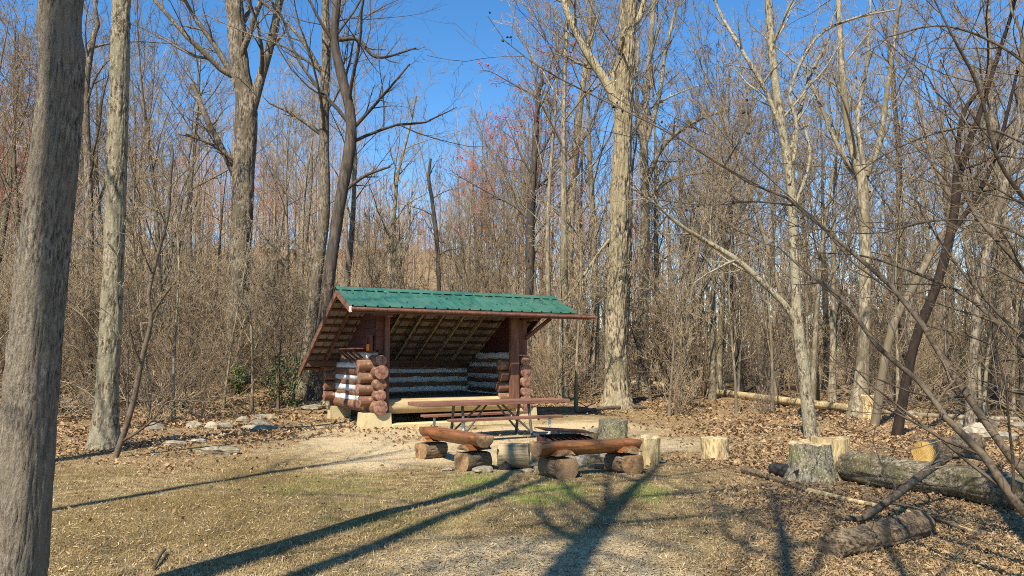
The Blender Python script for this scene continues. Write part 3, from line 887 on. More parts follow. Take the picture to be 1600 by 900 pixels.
stone(412, 655, 36, 9, 'reddish flat stone beyond the scatter towards the shelter', depth=0.6)
stone(380, 655, 10, 6, 'tiny pale pebble behind the stone scatter')
stone(486, 641, 46, 9, 'flat tan slab on the ground beside the rear shelter pier')
stone(508, 634, 14, 14, 'tan upright stone against the rear left shelter pier')
fg = 'stones around the fire ring'
stone(908, 727, 26, 20, 'gray rounded stone in front of the fire ring between the bench feet', fg)
stone(948, 724, 26, 22, 'pale angular stone beside the right foot of the right log bench', fg)
stone(917, 709, 40, 14, 'flat tan stone atop the ring of stones under the bench', fg)
stone(955, 708, 24, 12, 'low gray stone behind the right foot of the right log bench', fg)
stone(932, 733, 26, 10, 'dark flat stone lying under the right log bench', fg, m='char')
stone(925, 686, 30, 20, 'pale stone leaning on the small square stump behind the fire ring', fg)
stone(963, 686, 38, 8, 'flat whitish stone in front of the gray stump behind the bench', fg)
stone(893, 722, 18, 14, 'brown stone touching the left foot of the right log bench', fg)
for i_, (a, b, w, h, l) in enumerate(((838, 722, 26, 16, 'gray stone at the left of the fire box, behind the squat block'), (846, 708, 20, 12, 'small gray stone beside the left wall of the fire box'), (920, 720, 30, 20, 'square gray stone in the middle of the gap under the right log bench'),
                               (934, 703, 34, 14, 'long tan stone behind the right log bench, in the back of the ring'), (972, 700, 20, 12, 'small pale stone behind the right end of the right log bench'), (884, 733, 20, 12, 'low tan stone in the shade under the right log bench'),
                               (823, 738, 22, 8, 'flat whitish stone in front of the squat block'))):
    stone(a, b, w, h, l, fg)
pg = 'pale pebbles in front of the benches'
for (a, b, w) in ((752, 740, 34), (700, 737, 18), (720, 735, 10), (838, 733, 14), (892, 745, 14), (660, 716, 12), (973, 744, 12), (1130, 660, 8), (1108, 690, 8), (1165, 690, 6), (760, 727, 10), (545, 800, 6)):
    stone(a, b, w, w * 0.38, 'small pale pebble lying loose on the bare ground of the clearing', pg)
bg = 'rocks in the heap at the right edge'
for (a, b, w, h) in ((1517, 672, 34, 24), (1532, 690, 48, 34), (1548, 676, 30, 26), (1578, 690, 34, 20), (1596, 668, 40, 12)):
    stone(a, b, w, h, 'gray rock in the heap behind the leaning branches at the right edge', bg)

# ------------------------------------------------------------------ stumps
def stump(px, py, w, h, label, side='cut_wood', top='cut_face', flare=1.1, lean=(0, 0), dome=0.0, seed=1, name='stump', sub=None):
    p = ground(px, py)
    d = project(p)[2]
    r, H = w / FPX * d / 2, h / FPX * d
    p = p + np.array([0, r * 0.85, 0])
    p[2] = float(hgt(p[0], p[1])) - 0.03
    n, rg = 72, 20
    a = np.arange(n) * 2 * np.pi / n
    z = np.linspace(0, 1, rg)
    q = np.stack([np.cos(a)[None] * 1.9 + 0 * z[:, None], np.sin(a)[None] * 1.9 + 0 * z[:, None], z[:, None] * 0.7 + 0 * a[None]], -1) + seed * 5.1
    R = r * (1 + (flare - 1) * (1 - z)[:, None] ** 2.5) * (1 + 0.22 * (fbm(q, 4) - 0.5))
    q2 = np.stack([np.cos(a)[None] * 6 + 0 * z[:, None], np.sin(a)[None] * 6 + 0 * z[:, None], z[:, None] * 1.4 + 0 * a[None]], -1) + seed
    R = R - r * 0.09 * np.clip(1 - np.abs(2 * fbm(q2, 2) - 1) * 2.4, 0, 1) ** 2
    zz = (z[:, None] * H) * (1 + 0.10 * (vnoise(q * 2.2) - 0.5) * (z[:, None] > 0.85))
    V = np.stack([np.cos(a) * R + lean[0] * zz, np.sin(a) * R + lean[1] * zz, zz], -1)
    mb = MB()
    i = np.arange(n)[None]; j = (i + 1) % n; pp = np.arange(rg - 1)[:, None] * n
    mb.add(V.reshape(-1, 3), np.stack([pp + i, pp + j, pp + n + j, pp + n + i], -1).reshape(-1, 4), m=0)
    c = V[-1]; cm = c.mean(0)
    in1 = cm + (c - cm) * 0.88 + np.array([0, 0, dome * 0.5 + 0.008]); in2 = cm + (c - cm) * 0.45 + np.array([0, 0, dome * 0.9 + 0.006])
    ix = np.arange(n); jx = (ix + 1) % n
    mb.add(np.vstack([c, in1, in2, cm + np.array([0, 0, dome])]), np.vstack([np.stack([ix, jx, n + jx, n + ix], -1), np.stack([n + ix, n + jx, 2 * n + jx, 2 * n + ix], -1)]),
           np.stack([2 * n + ix, 2 * n + jx, np.full(n, 3 * n)], -1), m=1)
    t = thing(name, label, 'stump', p)
    if sub is None:
        sub = 'bole'
    link(sub, mb.mesh(sub, [M[side], M[top]]), t)
    return t, r, H
stump(1015, 727, 34, 44, 'leaning tan stump with a rounded top at the right end of the log bench', lean=(0.10, 0.0), dome=0.05, seed=2, flare=1.05)
stump(1122, 719, 44, 34, 'short pale yellow stump standing alone on the leaf litter', seed=3, flare=1.05)
stump(961, 690, 46, 34, 'gray weathered stump behind the right log bench', 'gray_stump', 'gray_stump', seed=4, flare=1.05)
stump(916, 690, 18, 16, 'small brown square stump left of the gray weathered stump', 'brown_log', 'cut_face', seed=5, flare=1.0)
st, r_, H_ = stump(1281, 754, 70, 60, 'huge gray lichen-covered stump with a stepped pale saw cut on top', 'gray_stump', 'cut_face', flare=1.35, seed=6)
def step_block(u0, u1, v0, v1, z0, z1, name, m):
    mb = MB()
    n = 10
    a = np.linspace(0, np.pi * 2, n, endpoint=False)
    cx, cy, rx, ry = (u0 + u1) / 2, (v0 + v1) / 2, (u1 - u0) / 2, (v1 - v0) / 2
    sq = lambda c: np.sign(c) * np.abs(c) ** 0.6
    ring = np.stack([cx + rx * sq(np.cos(a)), cy + ry * sq(np.sin(a))], -1)
    V = np.vstack([np.column_stack([ring, np.full(n, z0)]), np.column_stack([ring * 0.99, np.full(n, z1) + 0.02 * np.cos(a * 2)]), [[cx, cy, z1 + 0.005]]])
    i = np.arange(n); j = (i + 1) % n
    mb.add(V, np.stack([i, j, n + j, n + i], -1), np.stack([n + i, n + j, np.full(n, 2 * n)], -1))
    return link(name, mb.mesh(name, m, False), st)
step_block(r_ * 0.05, r_ * 1.75, -r_ * 0.55, r_ * 0.85, -0.02, H_ * 1.13, 'raised_half', M['cut_wood'])
stump(1361, 656, 20, 38, 'pale splintered stump beside the pale trunk at right', 'cut_wood', 'cut_face', seed=8, flare=1.1)

# ------------------------------------------------------------------ fallen logs and limbs
def fallen(pts_px, w0, w1, label, side, end, name='fallen_log', cat='log', seed=1, lump=0.1, lift=0.35, n=14):
    P3 = [ground(*q) for q in pts_px]
    d0, d1 = project(P3[0])[2], project(P3[-1])[2]
    r0, r1 = w0 / FPX * d0 / 2, w1 / FPX * d1 / 2
    rr = np.linspace(r0, r1, len(P3))
    P3 = [p + np.array([0, r * 0.6, r * (0.5 + lift)]) for p, r in zip(P3, rr)]
    base = np.array(P3[0])
    loc = np.array(P3) - base
    n = n * 2
    NR = 60
    p, r = resample(loc, rr, NR)
    mb = MB()
    tubes(mb, p, r, n, lump=lump, seed=seed * 2.3)
    V = mb.v[-1].reshape(NR, n, 3)
    aa = np.arange(n) * 2 * np.pi / n
    q = np.stack([np.cos(aa)[None] * 5 + 0 * r[:, None], np.sin(aa)[None] * 5 + 0 * r[:, None], np.linspace(0, NR * 0.06, NR)[:, None] + 0 * aa[None]], -1) + seed
    fur = np.clip(1 - np.abs(2 * fbm(q, 2) - 1) * 2.4, 0, 1) ** 2
    V = p[:, None] + (V - p[:, None]) * (1 - 0.14 * fur)[..., None]
    mb.v[-1] = V.reshape(-1, 3)
    for kk, s in ((0, -1), (NR - 1, 1)):
        c = V[kk]
        tri = np.stack([np.arange(n), (np.arange(n) + 1) % n, np.full(n, n)], -1)
        mb.add(np.vstack([c, c.mean(0)]), None, tri if s > 0 else tri[:, ::-1], m=1)
    o = link(name, mb.mesh(name, [M[side], M[end]]), None, base)
    return tag(o, label, cat)
fallen([(1322, 752), (1400, 766), (1500, 780), (1640, 808)], 50, 64, 'long lichen-gray fallen trunk lying right of the huge stump', 'gray_log', 'cut_wood', seed=3, n=26, lump=0.16)
fallen([(1308, 872), (1380, 858), (1450, 838)], 44, 44, 'short brown rotting log lying nearest the viewer at right', 'brown_log', 'brown_log', seed=4, lump=0.3, lift=0.0, n=22)
fallen([(1450, 726), (1530, 708)], 38, 34, 'sawn log showing a round orange cut face behind the fallen trunk', 'brown_log', 'orange_cut', seed=5, n=18, lump=0.05)
fallen([(985, 606), (1080, 616), (1190, 630), (1330, 648)], 12, 13, 'long thin pale fallen trunk across the leaf litter behind the shrubs', 'cut_wood', 'cut_face', seed=6, n=10, lift=0.8)
fallen([(1380, 648), (1470, 655), (1600, 660)], 9, 8, 'pale fallen pole in front of the rock heap at right', 'bark_pale', 'cut_face', seed=7, n=10)
fallen([(1163, 741), (1200, 750), (1240, 763), (1262, 772)], 12, 7, 'flat slab of rotten bark on the ground left of the huge stump', 'brown_log', 'cut_wood', name='bark_slab', cat='bark', seed=8, lump=0.2)
fallen([(1265, 772), (1340, 790), (1420, 804), (1530, 838)], 9, 6, 'pale splintered pole lying in front of the fallen trunk', 'cut_wood', 'cut_face', name='fallen_pole', seed=9, lump=0.15)
fallen([(1212, 742), (1258, 754)], 22, 26, 'charred black chunk lying at the foot of the huge stump', 'char', 'char', name='charred_log', seed=10, lump=0.15, lift=0.2)
def limb_thing(pix, label, m, name='fallen_limb', cat='branch', twigs=6, seed=1):
    """pix: (px,py,width px, metres above ground)"""
    P3, R = [], []
    for (a, b, w, up) in pix:
        p = ground(a, b); dd = project(p)[2]
        P3.append(p + np.array([0, 0, up])); R.append(w / FPX * dd / 2)
    base = P3[0].copy()
    p, r = resample(np.array(P3) - base, R, 20)
    mb = MB(); tubes(mb, p, r, 8, cap=True, lump=0.08, seed=seed)
    rng = np.random.RandomState(seed)
    if twigs:
        bp_, br_ = grow(p[None], r[None], twigs, 0.3, 1.0, (0.5, 1.1), 0.3, 0.4, 0.1, 0.18, 6, rng)
        tubes(mb, bp_, br_, 4)
        b2, r2 = grow(bp_, br_, 3, 0.3, 1.0, (0.5, 1.0), 0.5, 0.6, 0.1, 0.2, 4, rng)
        tubes(mb, b2, r2, 3)
    return tag(link(name, mb.mesh(name, M[m]), None, base), label, cat)
limb_thing([(1322, 818, 8, .05), (1345, 822, 9, .05), (1372, 812, 12, .10), (1400, 812, 12, .22), (1440, 800, 13, .36), (1482, 790, 12, .50)], 'crooked gray fallen limb propped against the fallen trunk', 'bark_branch', seed=2)
limb_thing([(1470, 760, 9, .35), (1500, 758, 8, .38), (1545, 765, 8, .34), (1585, 790, 6, .2)], 'twisted dead limb with twigs lying over the fallen trunk at right', 'bark_branch', seed=5, twigs=9)
limb_thing([(1010, 640, 5, .05), (960, 640, 6, .06), (900, 646, 5, .05)], 'dead stick lying at the foot of the big oak', 'bark_branch', seed=6, twigs=2)
limb_thing([(240, 895, 5, .02), (250, 880, 6, .05), (258, 868, 4, .04)], 'short broken stick on the mossy lawn near the left trunk', 'bark_branch', seed=7, twigs=0)
limb_thing([(1410, 800, 7, .03), (1450, 812, 6, .04), (1510, 836, 5, .04)], 'straight bare stick on the leaves in front of the fallen trunk', 'bark_branch', seed=8, twigs=2)

# ------------------------------------------------------------------ trees
def crown_mesh(limbs, rad, twig, rng, bark, n2=7, n3=6, n4=4, l2=0.5, l3=0.55, l4=0.6, up=0.12, rmin=0.004, bud=None, nlimb=6, name='crown', tspan=(0.15, 1.0)):
    mb = MB()
    if nlimb:
        tubes(mb, limbs, rad, nlimb, m=0)
    a, ar = grow(limbs, rad, n2, tspan[0], tspan[1], (0.45, 1.0), l2, 0.55, up, 0.12, 6, rng, rmin=rmin * 1.6)
    tubes(mb, a, ar, 4, m=0)
    b, br = grow(a, ar, n3, 0.15, 1.0, (0.4, 1.0), l3, 0.55, up, 0.14, 5, rng, rmin=rmin * 1.2)
    tubes(mb, b, br, 3, m=1)
    if n4:
        c, cr = grow(b, br, n4, 0.1, 1.0, (0.4, 0.95), l4, 0.6, up, 0.14, 3, rng, rmin=rmin, tip=0.5)
        tubes(mb, c, cr, 3, m=1)
        tipsrc = c
    else:
        tipsrc = b
    mats = [bark, twig]
    if bud is not None:
        e = tipsrc[:, -1]
        e = e[rng.rand(len(e)) < 0.6]
        s = rng.uniform(0.02, 0.045, len(e))
        o = np.array([[1, 0, -.5], [-.5, .87, -.5], [-.5, -.87, -.5], [0, 0, 1.2]])
        V = (e[:, None, :] + o[None] * s[:, None, None]).reshape(-1, 3)
        bi = np.arange(len(e))[:, None, None] * 4
        T = (bi + np.array([[0, 2, 1], [0, 1, 3], [1, 2, 3], [2, 0, 3]])[None]).reshape(-1, 3)
        mb.add(V, None, T, m=2)
        mats.append(bud)
    return mb.mesh(name, mats)

def flare_r(z, r):
    return r * (1 + 0.55 * np.exp(-z / 0.35))

def hero(pix, label, bark, twig='twig_brown', base_d=None, top_h=18, limbs=(), auto=10, auto_t=(0.45, 0.98), auto_len=0.35, auto_ang=(0.5, 1.0), seed=1, sides=16, rings=40,
         lump=0.12, name='tree', ridge=None, n=(6, 5, 4), flare=True, bud=None, up=0.15, tip=0.15, ltw=(5, 5, 3), cat='tree', rmin=0.004, group=None):
    """pix: trunk points (px, py, width px) from the base upwards; limbs: lists of the same, optional 4th = depth shift in metres"""
    rng = np.random.RandomState(seed)
    b = pix[0]
    if base_d is None:
        g0 = ground(b[0], b[1])
    else:
        g0 = at_depth(b[0], b[1], base_d)
        g0[2] = float(hgt(g0[0], g0[1]))
    d = g0[1]
    def w2r(w, p):
        return w / FPX * project(p)[2] / 2 * (0.93 if seed == 11 else 0.88)
    pts = [g0 - np.array([0, 0, 0.15])]
    rad = [w2r(b[2], g0)]
    for q in pix[1:]:
        p = at_depth(q[0], q[1], d + (q[3] if len(q) > 3 else 0))
        pts.append(p); rad.append(w2r(q[2], p))
    if pts[-1][2] < top_h:
        dirn = norm(pts[-1] - pts[-2])
        dirn = norm(dirn + np.array([0, 0, 0.6]))
        r0 = rad[-1]
        h0 = pts[-1][2]
        for f in (0.25, 0.5, 0.75, 1.0):
            pts.append(pts[-1] + dirn * (top_h - h0) / 4 + rng.randn(3) * np.array([0.15, 0.15, 0]))
            rad.append(r0 * (1 - (1 - tip) * f))
    loc = np.array(pts) - g0
    P, R = resample(loc, rad, rings)
    if flare:
        R = np.where(P[:, 2] < 2, flare_r(np.maximum(P[:, 2], 0), R), R)
    t = thing(name, label, cat, g0, 0, group)
    mb = MB()
    tubes(mb, P, R, sides, lump=lump, seed=seed * 1.7, ridge=ridge)
    link('trunk', mb.mesh('trunk', M[bark]), t)
    LP = []
    for lm in limbs:
        lp, lr = [], []
        for q in lm:
            p = at_depth(q[0], q[1], d + (q[3] if len(q) > 3 else 0))
            lp.append(p - g0); lr.append(w2r(q[2], p) * (0.82 if seed == 30 else 1))
        p, r = resample(np.array(lp), lr, 20)
        mb = MB(); tubes(mb, p, r, 8, lump=0.06, seed=seed)
        lo = link('limb', mb.mesh('limb', M[bark]), t)
        link('twigs', crown_mesh(p[None], r[None], M[twig], rng, M[bark], n2=ltw[0] + 3, n3=ltw[1], n4=ltw[2], l2=0.36, l3=0.5, up=up * 0.6, nlimb=0, rmin=rmin, bud=M[bud] if bud else None, name='twigs'), lo)
        LP.append((lo, p, r))
    if auto:
        a, ar = grow(P[None], R[None], auto, auto_t[0], auto_t[1], auto_ang, auto_len, 0.45, up, 0.10, 10, rng)
        link('crown', crown_mesh(a, ar, M[twig], rng, M[bark], n2=n[0], n3=n[1], n4=n[2], up=up, rmin=rmin, bud=M[bud] if bud else None), t)
    t_limbs[:] = LP
    return t
t_limbs = []

hero([(12, 985, 98), (32, 850, 84), (48, 620, 80), (66, 420, 78), (90, 200, 70), (97, 90, 69), (98, -40, 66)],
     'thick gray-brown trunk in the left foreground with scarred peeling bark, cut by the frame', 'bark_near', base_d=4.6, top_h=15, auto=7, auto_t=(0.55, 0.98), auto_len=0.4, seed=11, sides=120, rings=270, lump=0.075, ridge=(0.014, 12, 6.0), n=(5, 5, 3), flare=False)
hero([(163, 702, 42), (168, 600, 37), (177, 420, 35), (184, 200, 34), (190, 0, 30)],
     'pale lichen-speckled straight trunk right of the foreground trunk', 'bark_lichen', 'twig_gray', top_h=16, auto=8, auto_t=(0.62, 0.98), seed=12, sides=72, rings=200, lump=0.09, ridge=(0.022, 6, 5.0), n=(5, 5, 3))
hero([(368, 598, 42), (374, 450, 37), (379, 300, 37), (385, 175, 39), (376, 110, 32), (366, 0, 30)],
     'massive gray trunk forking high up, left of the shelter', 'bark_gray', 'twig_dark', top_h=22, auto=9, auto_t=(0.5, 0.98), auto_len=0.35, seed=13, sides=64, rings=150, ridge=(0.06, 4.5, 1.1),
     limbs=[[(392, 170, 24), (405, 130, 18), (425, 60, 15), (442, -20, 13), (470, -120, 8, 1)],
            [(376, 292, 13), (347, 232, 11), (325, 190, 10), (300, 130, 8, 1)], [(365, 120, 12), (335, 70, 9), (300, 20, 7), (270, -40, 5, -1)],
            [(378, 262, 7), (335, 228, 6, -.6), (290, 210, 5, -1)]])
hero([(475, 560, 28), (492, 450, 21), (507, 330, 19), (506, 200, 17), (510, 90, 15), (508, 0, 14)],
     'pale slim left stem of the two trunks rising behind the shelter roof', 'bark_gray', 'twig_gray', base_d=27, top_h=18, auto=9, auto_t=(0.5, 0.98), seed=14, sides=16,
     limbs=[[(506, 120, 9), (470, 60, 7), (430, 20, 5, 1), (380, -20, 4, 1)], [(503, 210, 8), (460, 180, 6), (420, 160, 4)]])
hero([(492, 560, 26), (512, 450, 21), (529, 330, 20), (546, 235, 22), (548, 180, 17), (534, 120, 18), (522, 60, 15), (528, -10, 13)],
     'dark crooked trunk crossing the pale stem behind the shelter roof', 'bark_dark', 'twig_dark', base_d=26, top_h=17, auto=10, auto_t=(0.5, 0.98), seed=15, sides=16,
     limbs=[[(543, 210, 8), (580, 170, 6), (615, 130, 4, -1), (640, 100, 3, -1)], [(536, 300, 7), (570, 275, 6), (610, 260, 4)], [(530, 62, 9), (560, 62, 7), (590, 90, 5), (650, 75, 3, 1)]])
hero([(964, 634, 44), (962, 540, 38), (965, 400, 35), (971, 250, 33), (977, 120, 32), (983, 0, 30)],
     'tall straight tan oak trunk with furrowed bark right of the shelter', 'bark_oak', 'twig_dark', top_h=24, auto=10, auto_t=(0.62, 0.98), seed=16, sides=80, rings=200, lump=0.06, ridge=(0.07, 6, 1.2),
     limbs=[[(964, 165, 20), (948, 130, 17), (925, 95, 16), (905, 60, 14), (885, 15, 12), (872, -40, 10)], [(962, 160, 10), (958, 120, 8), (968, 90, 6), (975, 60, 4, -1)],
            [(984, 40, 13), (1000, 25, 11), (1010, -30, 9, 1)], [(966, 360, 7), (940, 390, 6), (905, 440, 5), (880, 470, 4)]])
hero([(1268, 688, 24), (1258, 600, 21), (1246, 500, 19), (1241, 400, 16), (1236, 290, 15), (1222, 200, 14), (1208, 100, 14), (1201, -10, 12)],
     'slender pale trunk behind the huge stump with a bare limb arching left', 'bark_lichen', 'twig_gray', top_h=12.5, auto=8, auto_t=(0.5, 0.98), auto_len=0.3, seed=17, sides=16, flare=False,
     limbs=[[(1246, 505, 15), (1225, 475, 12), (1190, 440, 11), (1150, 405, 10), (1105, 378, 9), (1060, 350, 7, -.3), (1020, 315, 5, -.5), (985, 292, 4, -.6)],
            [(1226, 215, 9), (1195, 140, 7), (1160, 80, 7), (1125, 20, 5, .5), (1105, -30, 4, .5)],
            [(1236, 280, 8), (1245, 200, 7), (1235, 140, 6), (1275, 60, 5), (1330, 30, 5), (1400, 15, 3)],
            [(1232, 250, 7), (1262, 130, 6, .4), (1295, 60, 4, .8)], [(1240, 330, 6), (1265, 250, 5), (1255, 190, 4, .3)]])
hero([(1340, 652, 32), (1348, 560, 21), (1352, 420, 19), (1348, 290, 18), (1340, 260, 15), (1325, 200, 13), (1315, 100, 10), (1310, 0, 8)],
     'pale trunk forking into a wide vase of limbs at right of centre', 'bark_pale', 'twig_gray', top_h=14, auto=8, auto_t=(0.45, 0.98), seed=18, sides=16,
     limbs=[[(1352, 275, 14), (1375, 220, 12), (1385, 150, 9), (1398, 60, 7), (1410, -30, 5)], [(1358, 300, 8), (1340, 190, 7, .5), (1355, 100, 6, .8), (1360, 0, 4, 1)],
            [(1345, 280, 8), (1310, 230, 7, .5), (1280, 160, 5, .8), (1255, 100, 3, 1)]])
hero([(1396, 622, 19), (1428, 540, 16), (1462, 450, 16), (1482, 380, 16), (1496, 300, 13), (1504, 250, 12), (1530, 180, 9), (1555, 100, 7), (1575, 40, 6)],
     'dark reddish leaning trunk among the grey stems at right', 'bark_red', 'twig_dark', base_d=17.5, top_h=12, auto=8, auto_t=(0.5, 0.98), seed=19, sides=14, flare=False,
     limbs=[[(1490, 330, 12), (1495, 250, 9), (1505, 180, 8), (1530, 140, 6)], [(1484, 370, 10), (1530, 300, 8), (1560, 230, 7), (1590, 110, 5)]])
hero([(1362, 604, 16), (1392, 520, 14), (1432, 440, 13), (1470, 370, 12), (1510, 330, 12), (1560, 285, 11), (1620, 240, 12), (1720, 160, 9)],
     'grey trunk leaning steeply right, crossing the dark reddish trunk', 'bark_mid', 'twig_gray', base_d=20, top_h=5, auto=10, auto_t=(0.4, 0.98), auto_len=0.3, auto_ang=(0.4, 0.9), seed=20, sides=14, flare=False,
     limbs=[[(1500, 335, 9), (1460, 260, 6), (1440, 180, 5), (1425, 120, 3)]])
hero([(1512, 640, 19), (1522, 540, 16), (1532, 440, 15), (1548, 370, 13), (1575, 270, 11), (1592, 190, 9), (1596, 100, 7)],
     'grey upright stem at the right edge, right of the leaning trunks', 'bark_gray', 'twig_gray', base_d=17, top_h=11, auto=10, auto_t=(0.4, 0.98), seed=21, sides=14, flare=False)
hero([(885, 560, 18), (889, 440, 15), (893, 320, 14), (905, 180, 12), (918, 80, 9), (925, 0, 7)],
     'slim pale trunk left of the tall oak, its top tinged with red buds', 'bark_pale', 'twig_red', base_d=40, top_h=24, auto=12, auto_t=(0.4, 0.98), seed=22, sides=12, bud='bud_red')
hero([(1003, 570, 20), (1006, 450, 18), (1008, 300, 16), (1006, 200, 13), (1015, 90, 10), (1022, 0, 8)],
     'pale smooth trunk just right of the tall oak with whitish arching limbs', 'bark_pale', 'twig_tan', base_d=36, top_h=24, auto=12, auto_t=(0.45, 0.98), seed=23, sides=12,
     limbs=[[(1008, 290, 10), (1035, 230, 8), (1085, 190, 7), (1140, 170, 5)], [(1007, 230, 9), (1030, 150, 8), (1040, 80, 6), (1060, 0, 5)], [(1010, 310, 8), (1050, 280, 6), (1110, 270, 5), (1160, 290, 3)],
            [(1005, 240, 7), (995, 150, 6), (998, 60, 5)]])
hero([(822, 560, 17), (827, 450, 15), (829, 330, 14), (836, 230, 11), (842, 140, 8)],
     'dark slim trunk rising above the right half of the shelter roof', 'bark_dark', 'twig_dark', base_d=34, top_h=15, auto=12, auto_t=(0.4, 0.98), seed=24, sides=12, bud='bud_red')
hero([(138, 600, 15), (140, 470, 14), (139, 300, 13), (134, 150, 12), (145, 60, 10)],
     'crooked grey trunk partly hidden behind the two left trunks', 'bark_gray', 'twig_dark', base_d=24, top_h=14, auto=12, auto_t=(0.4, 0.98), seed=25, sides=12)
hero([(690, 500, 8), (684, 400, 8), (676, 320, 7), (670, 280, 6), (673, 248, 4)],
     'thin black dead snag above the middle of the shelter roof', 'bark_dark', 'twig_dark', base_d=36, top_h=5, auto=6, auto_t=(0.5, 0.98), auto_len=0.2, auto_ang=(0.9, 1.3), seed=26, sides=8, n=(4, 3, 2), up=-0.05, flare=False)
hero([(602, 500, 9), (610, 400, 9), (618, 310, 7), (622, 270, 6), (640, 200, 4), (650, 150, 3)],
     'thin pale young tree above the left half of the shelter roof', 'bark_pale', 'twig_gray', base_d=38, top_h=13, auto=12, auto_t=(0.3, 0.98), seed=27, sides=8, flare=False)
hero([(176, 716, 11), (205, 640, 10), (222, 560, 9), (236, 500, 8), (232, 462, 7), (246, 400, 6), (262, 340, 5), (266, 280, 6), (270, 240, 4), (268, 225, 3)],
     'thin kinked sapling leaning right in front of the lichen-speckled trunk', 'bark_branch', 'twig_tan', top_h=3.0, auto=8, auto_t=(0.3, 0.95), auto_len=0.25, seed=28, sides=10, flare=False, n=(4, 4, 2), name='sapling',
     limbs=[[(238, 490, 6), (262, 455, 4), (275, 440, 3)], [(190, 690, 6), (215, 675, 5), (240, 655, 4), (265, 627, 3), (330, 628, 2)]])

# foreground tree whose branches reach in from the right edge
rb = at_depth(1690, 900, 5.6); rb[2] = float(hgt(rb[0], rb[1]))
hero([(1700, 905, 60), (1700, 780, 50), (1720, 500, 44), (1730, 200, 36)],
     'foreground tree at the right edge whose long bare limbs reach across the picture', 'bark_branch', 'twig_brown', base_d=5.4, top_h=8, auto=0, seed=30, sides=16, rings=30, flare=True, ltw=(8, 5, 3), rmin=0.0024,
     limbs=[[(1704, 880, 40, -0.1), (1600, 800, 21, -.2), (1540, 715, 17, -.1), (1480, 655, 14), (1440, 600, 12, .2), (1370, 540, 11, .4), (1320, 470, 9, .6), (1260, 425, 6, .8), (1215, 385, 3, 1)],
            [(1705, 850, 40), (1620, 760, 20), (1560, 690, 17, .2), (1500, 600, 15, .3), (1455, 535, 13, .5), (1430, 490, 12, .6), (1370, 425, 10, .8), (1300, 370, 8, 1), (1240, 315, 6, 1.2), (1160, 280, 5, 1.5), (1060, 215, 4, 1.8), (960, 165, 3.4, 2), (860, 115, 3, 2.3), (790, 65, 2.2, 2.5), (762, 25, 1.4, 2.6)],
            [(1706, 700, 36), (1640, 600, 16, .5), (1590, 540, 12, .6), (1520, 470, 9, .9), (1440, 430, 7, 1.2), (1350, 400, 4, 1.5), (1280, 395, 2.5, 1.6)],
            [(1712, 560, 30), (1640, 470, 12, .4), (1580, 400, 9, .4), (1520, 330, 7, .5), (1490, 250, 5, .6), (1455, 160, 4, .7), (1440, 110, 2, .7)],
            [(1716, 400, 26), (1620, 330, 9, -.3), (1560, 250, 8, -.4), (1530, 140, 7, -.5), (1490, 60, 5, -.6), (1460, 0, 3, -.6)],
            [(1722, 200, 20), (1640, 130, 8, .2), (1560, 70, 6, .3), (1470, 40, 4, .4), (1380, 60, 2.5, .6)],
            [(1718, 330, 20), (1640, 250, 8, .6), (1540, 200, 6, .8), (1440, 215, 4, 1), (1340, 270, 3, 1.2), (1270, 350, 2, 1.3)],
            [(1714, 460, 22), (1640, 400, 8, .2), (1560, 350, 6, .4), (1460, 345, 4.5, .7), (1360, 365, 3, .9), (1230, 352, 2, 1.1)],
            [(1708, 620, 24), (1640, 560, 9, .3), (1570, 500, 7, .4), (1500, 420, 5, .6), (1440, 330, 3.5, .8), (1410, 250, 2, .9)],
            [(1706, 760, 26), (1630, 690, 8), (1580, 640, 6, .2), (1500, 620, 4, .4), (1420, 640, 2.5, .6), (1330, 690, 1.6, .7)],
            [(1250, 322, 5, 1.2), (1180, 315, 4, 1.3), (1100, 320, 3, 1.5), (1010, 310, 2, 1.6)], [(1130, 262, 4, 1.6), (1165, 200, 3, 1.5), (1178, 140, 2, 1.5)]])

# dark seed cones along the ends of the reaching limbs
cone = MB()
th_ = np.linspace(0, np.pi, 6); ph_ = np.arange(7) * 2 * np.pi / 7
cv = np.stack([np.sin(th_)[:, None] * np.cos(ph_) * 0.014, np.sin(th_)[:, None] * np.sin(ph_) * 0.014, np.cos(th_)[:, None] * 0.02 + 0 * ph_], -1) * (1 + 0.4 * (np.arange(7) % 2))[None, :, None]
ci, cp_ = np.arange(7)[None], np.arange(5)[:, None] * 7
cone.add(cv.reshape(-1, 3), np.stack([cp_ + ci, cp_ + 7 + ci, cp_ + 7 + (ci + 1) % 7, cp_ + (ci + 1) % 7], -1).reshape(-1, 4))
cone_me = cone.mesh('seed_cone', M['bark_dark'])
rc = np.random.RandomState(4)
for li, nc in ((1, 14), (10, 4), (11, 4)):
    lo, p, r = t_limbs[li]
    for _ in range(nc):
        q = p[int(len(p) * rc.uniform(0.45, 0.99))] + rc.randn(3) * np.array([0.05, 0.05, 0.04])
        link('seed_cone', cone_me, lo, q, (rc.rand() * 3, rc.rand() * 3, 0), (.75, .75, .75))

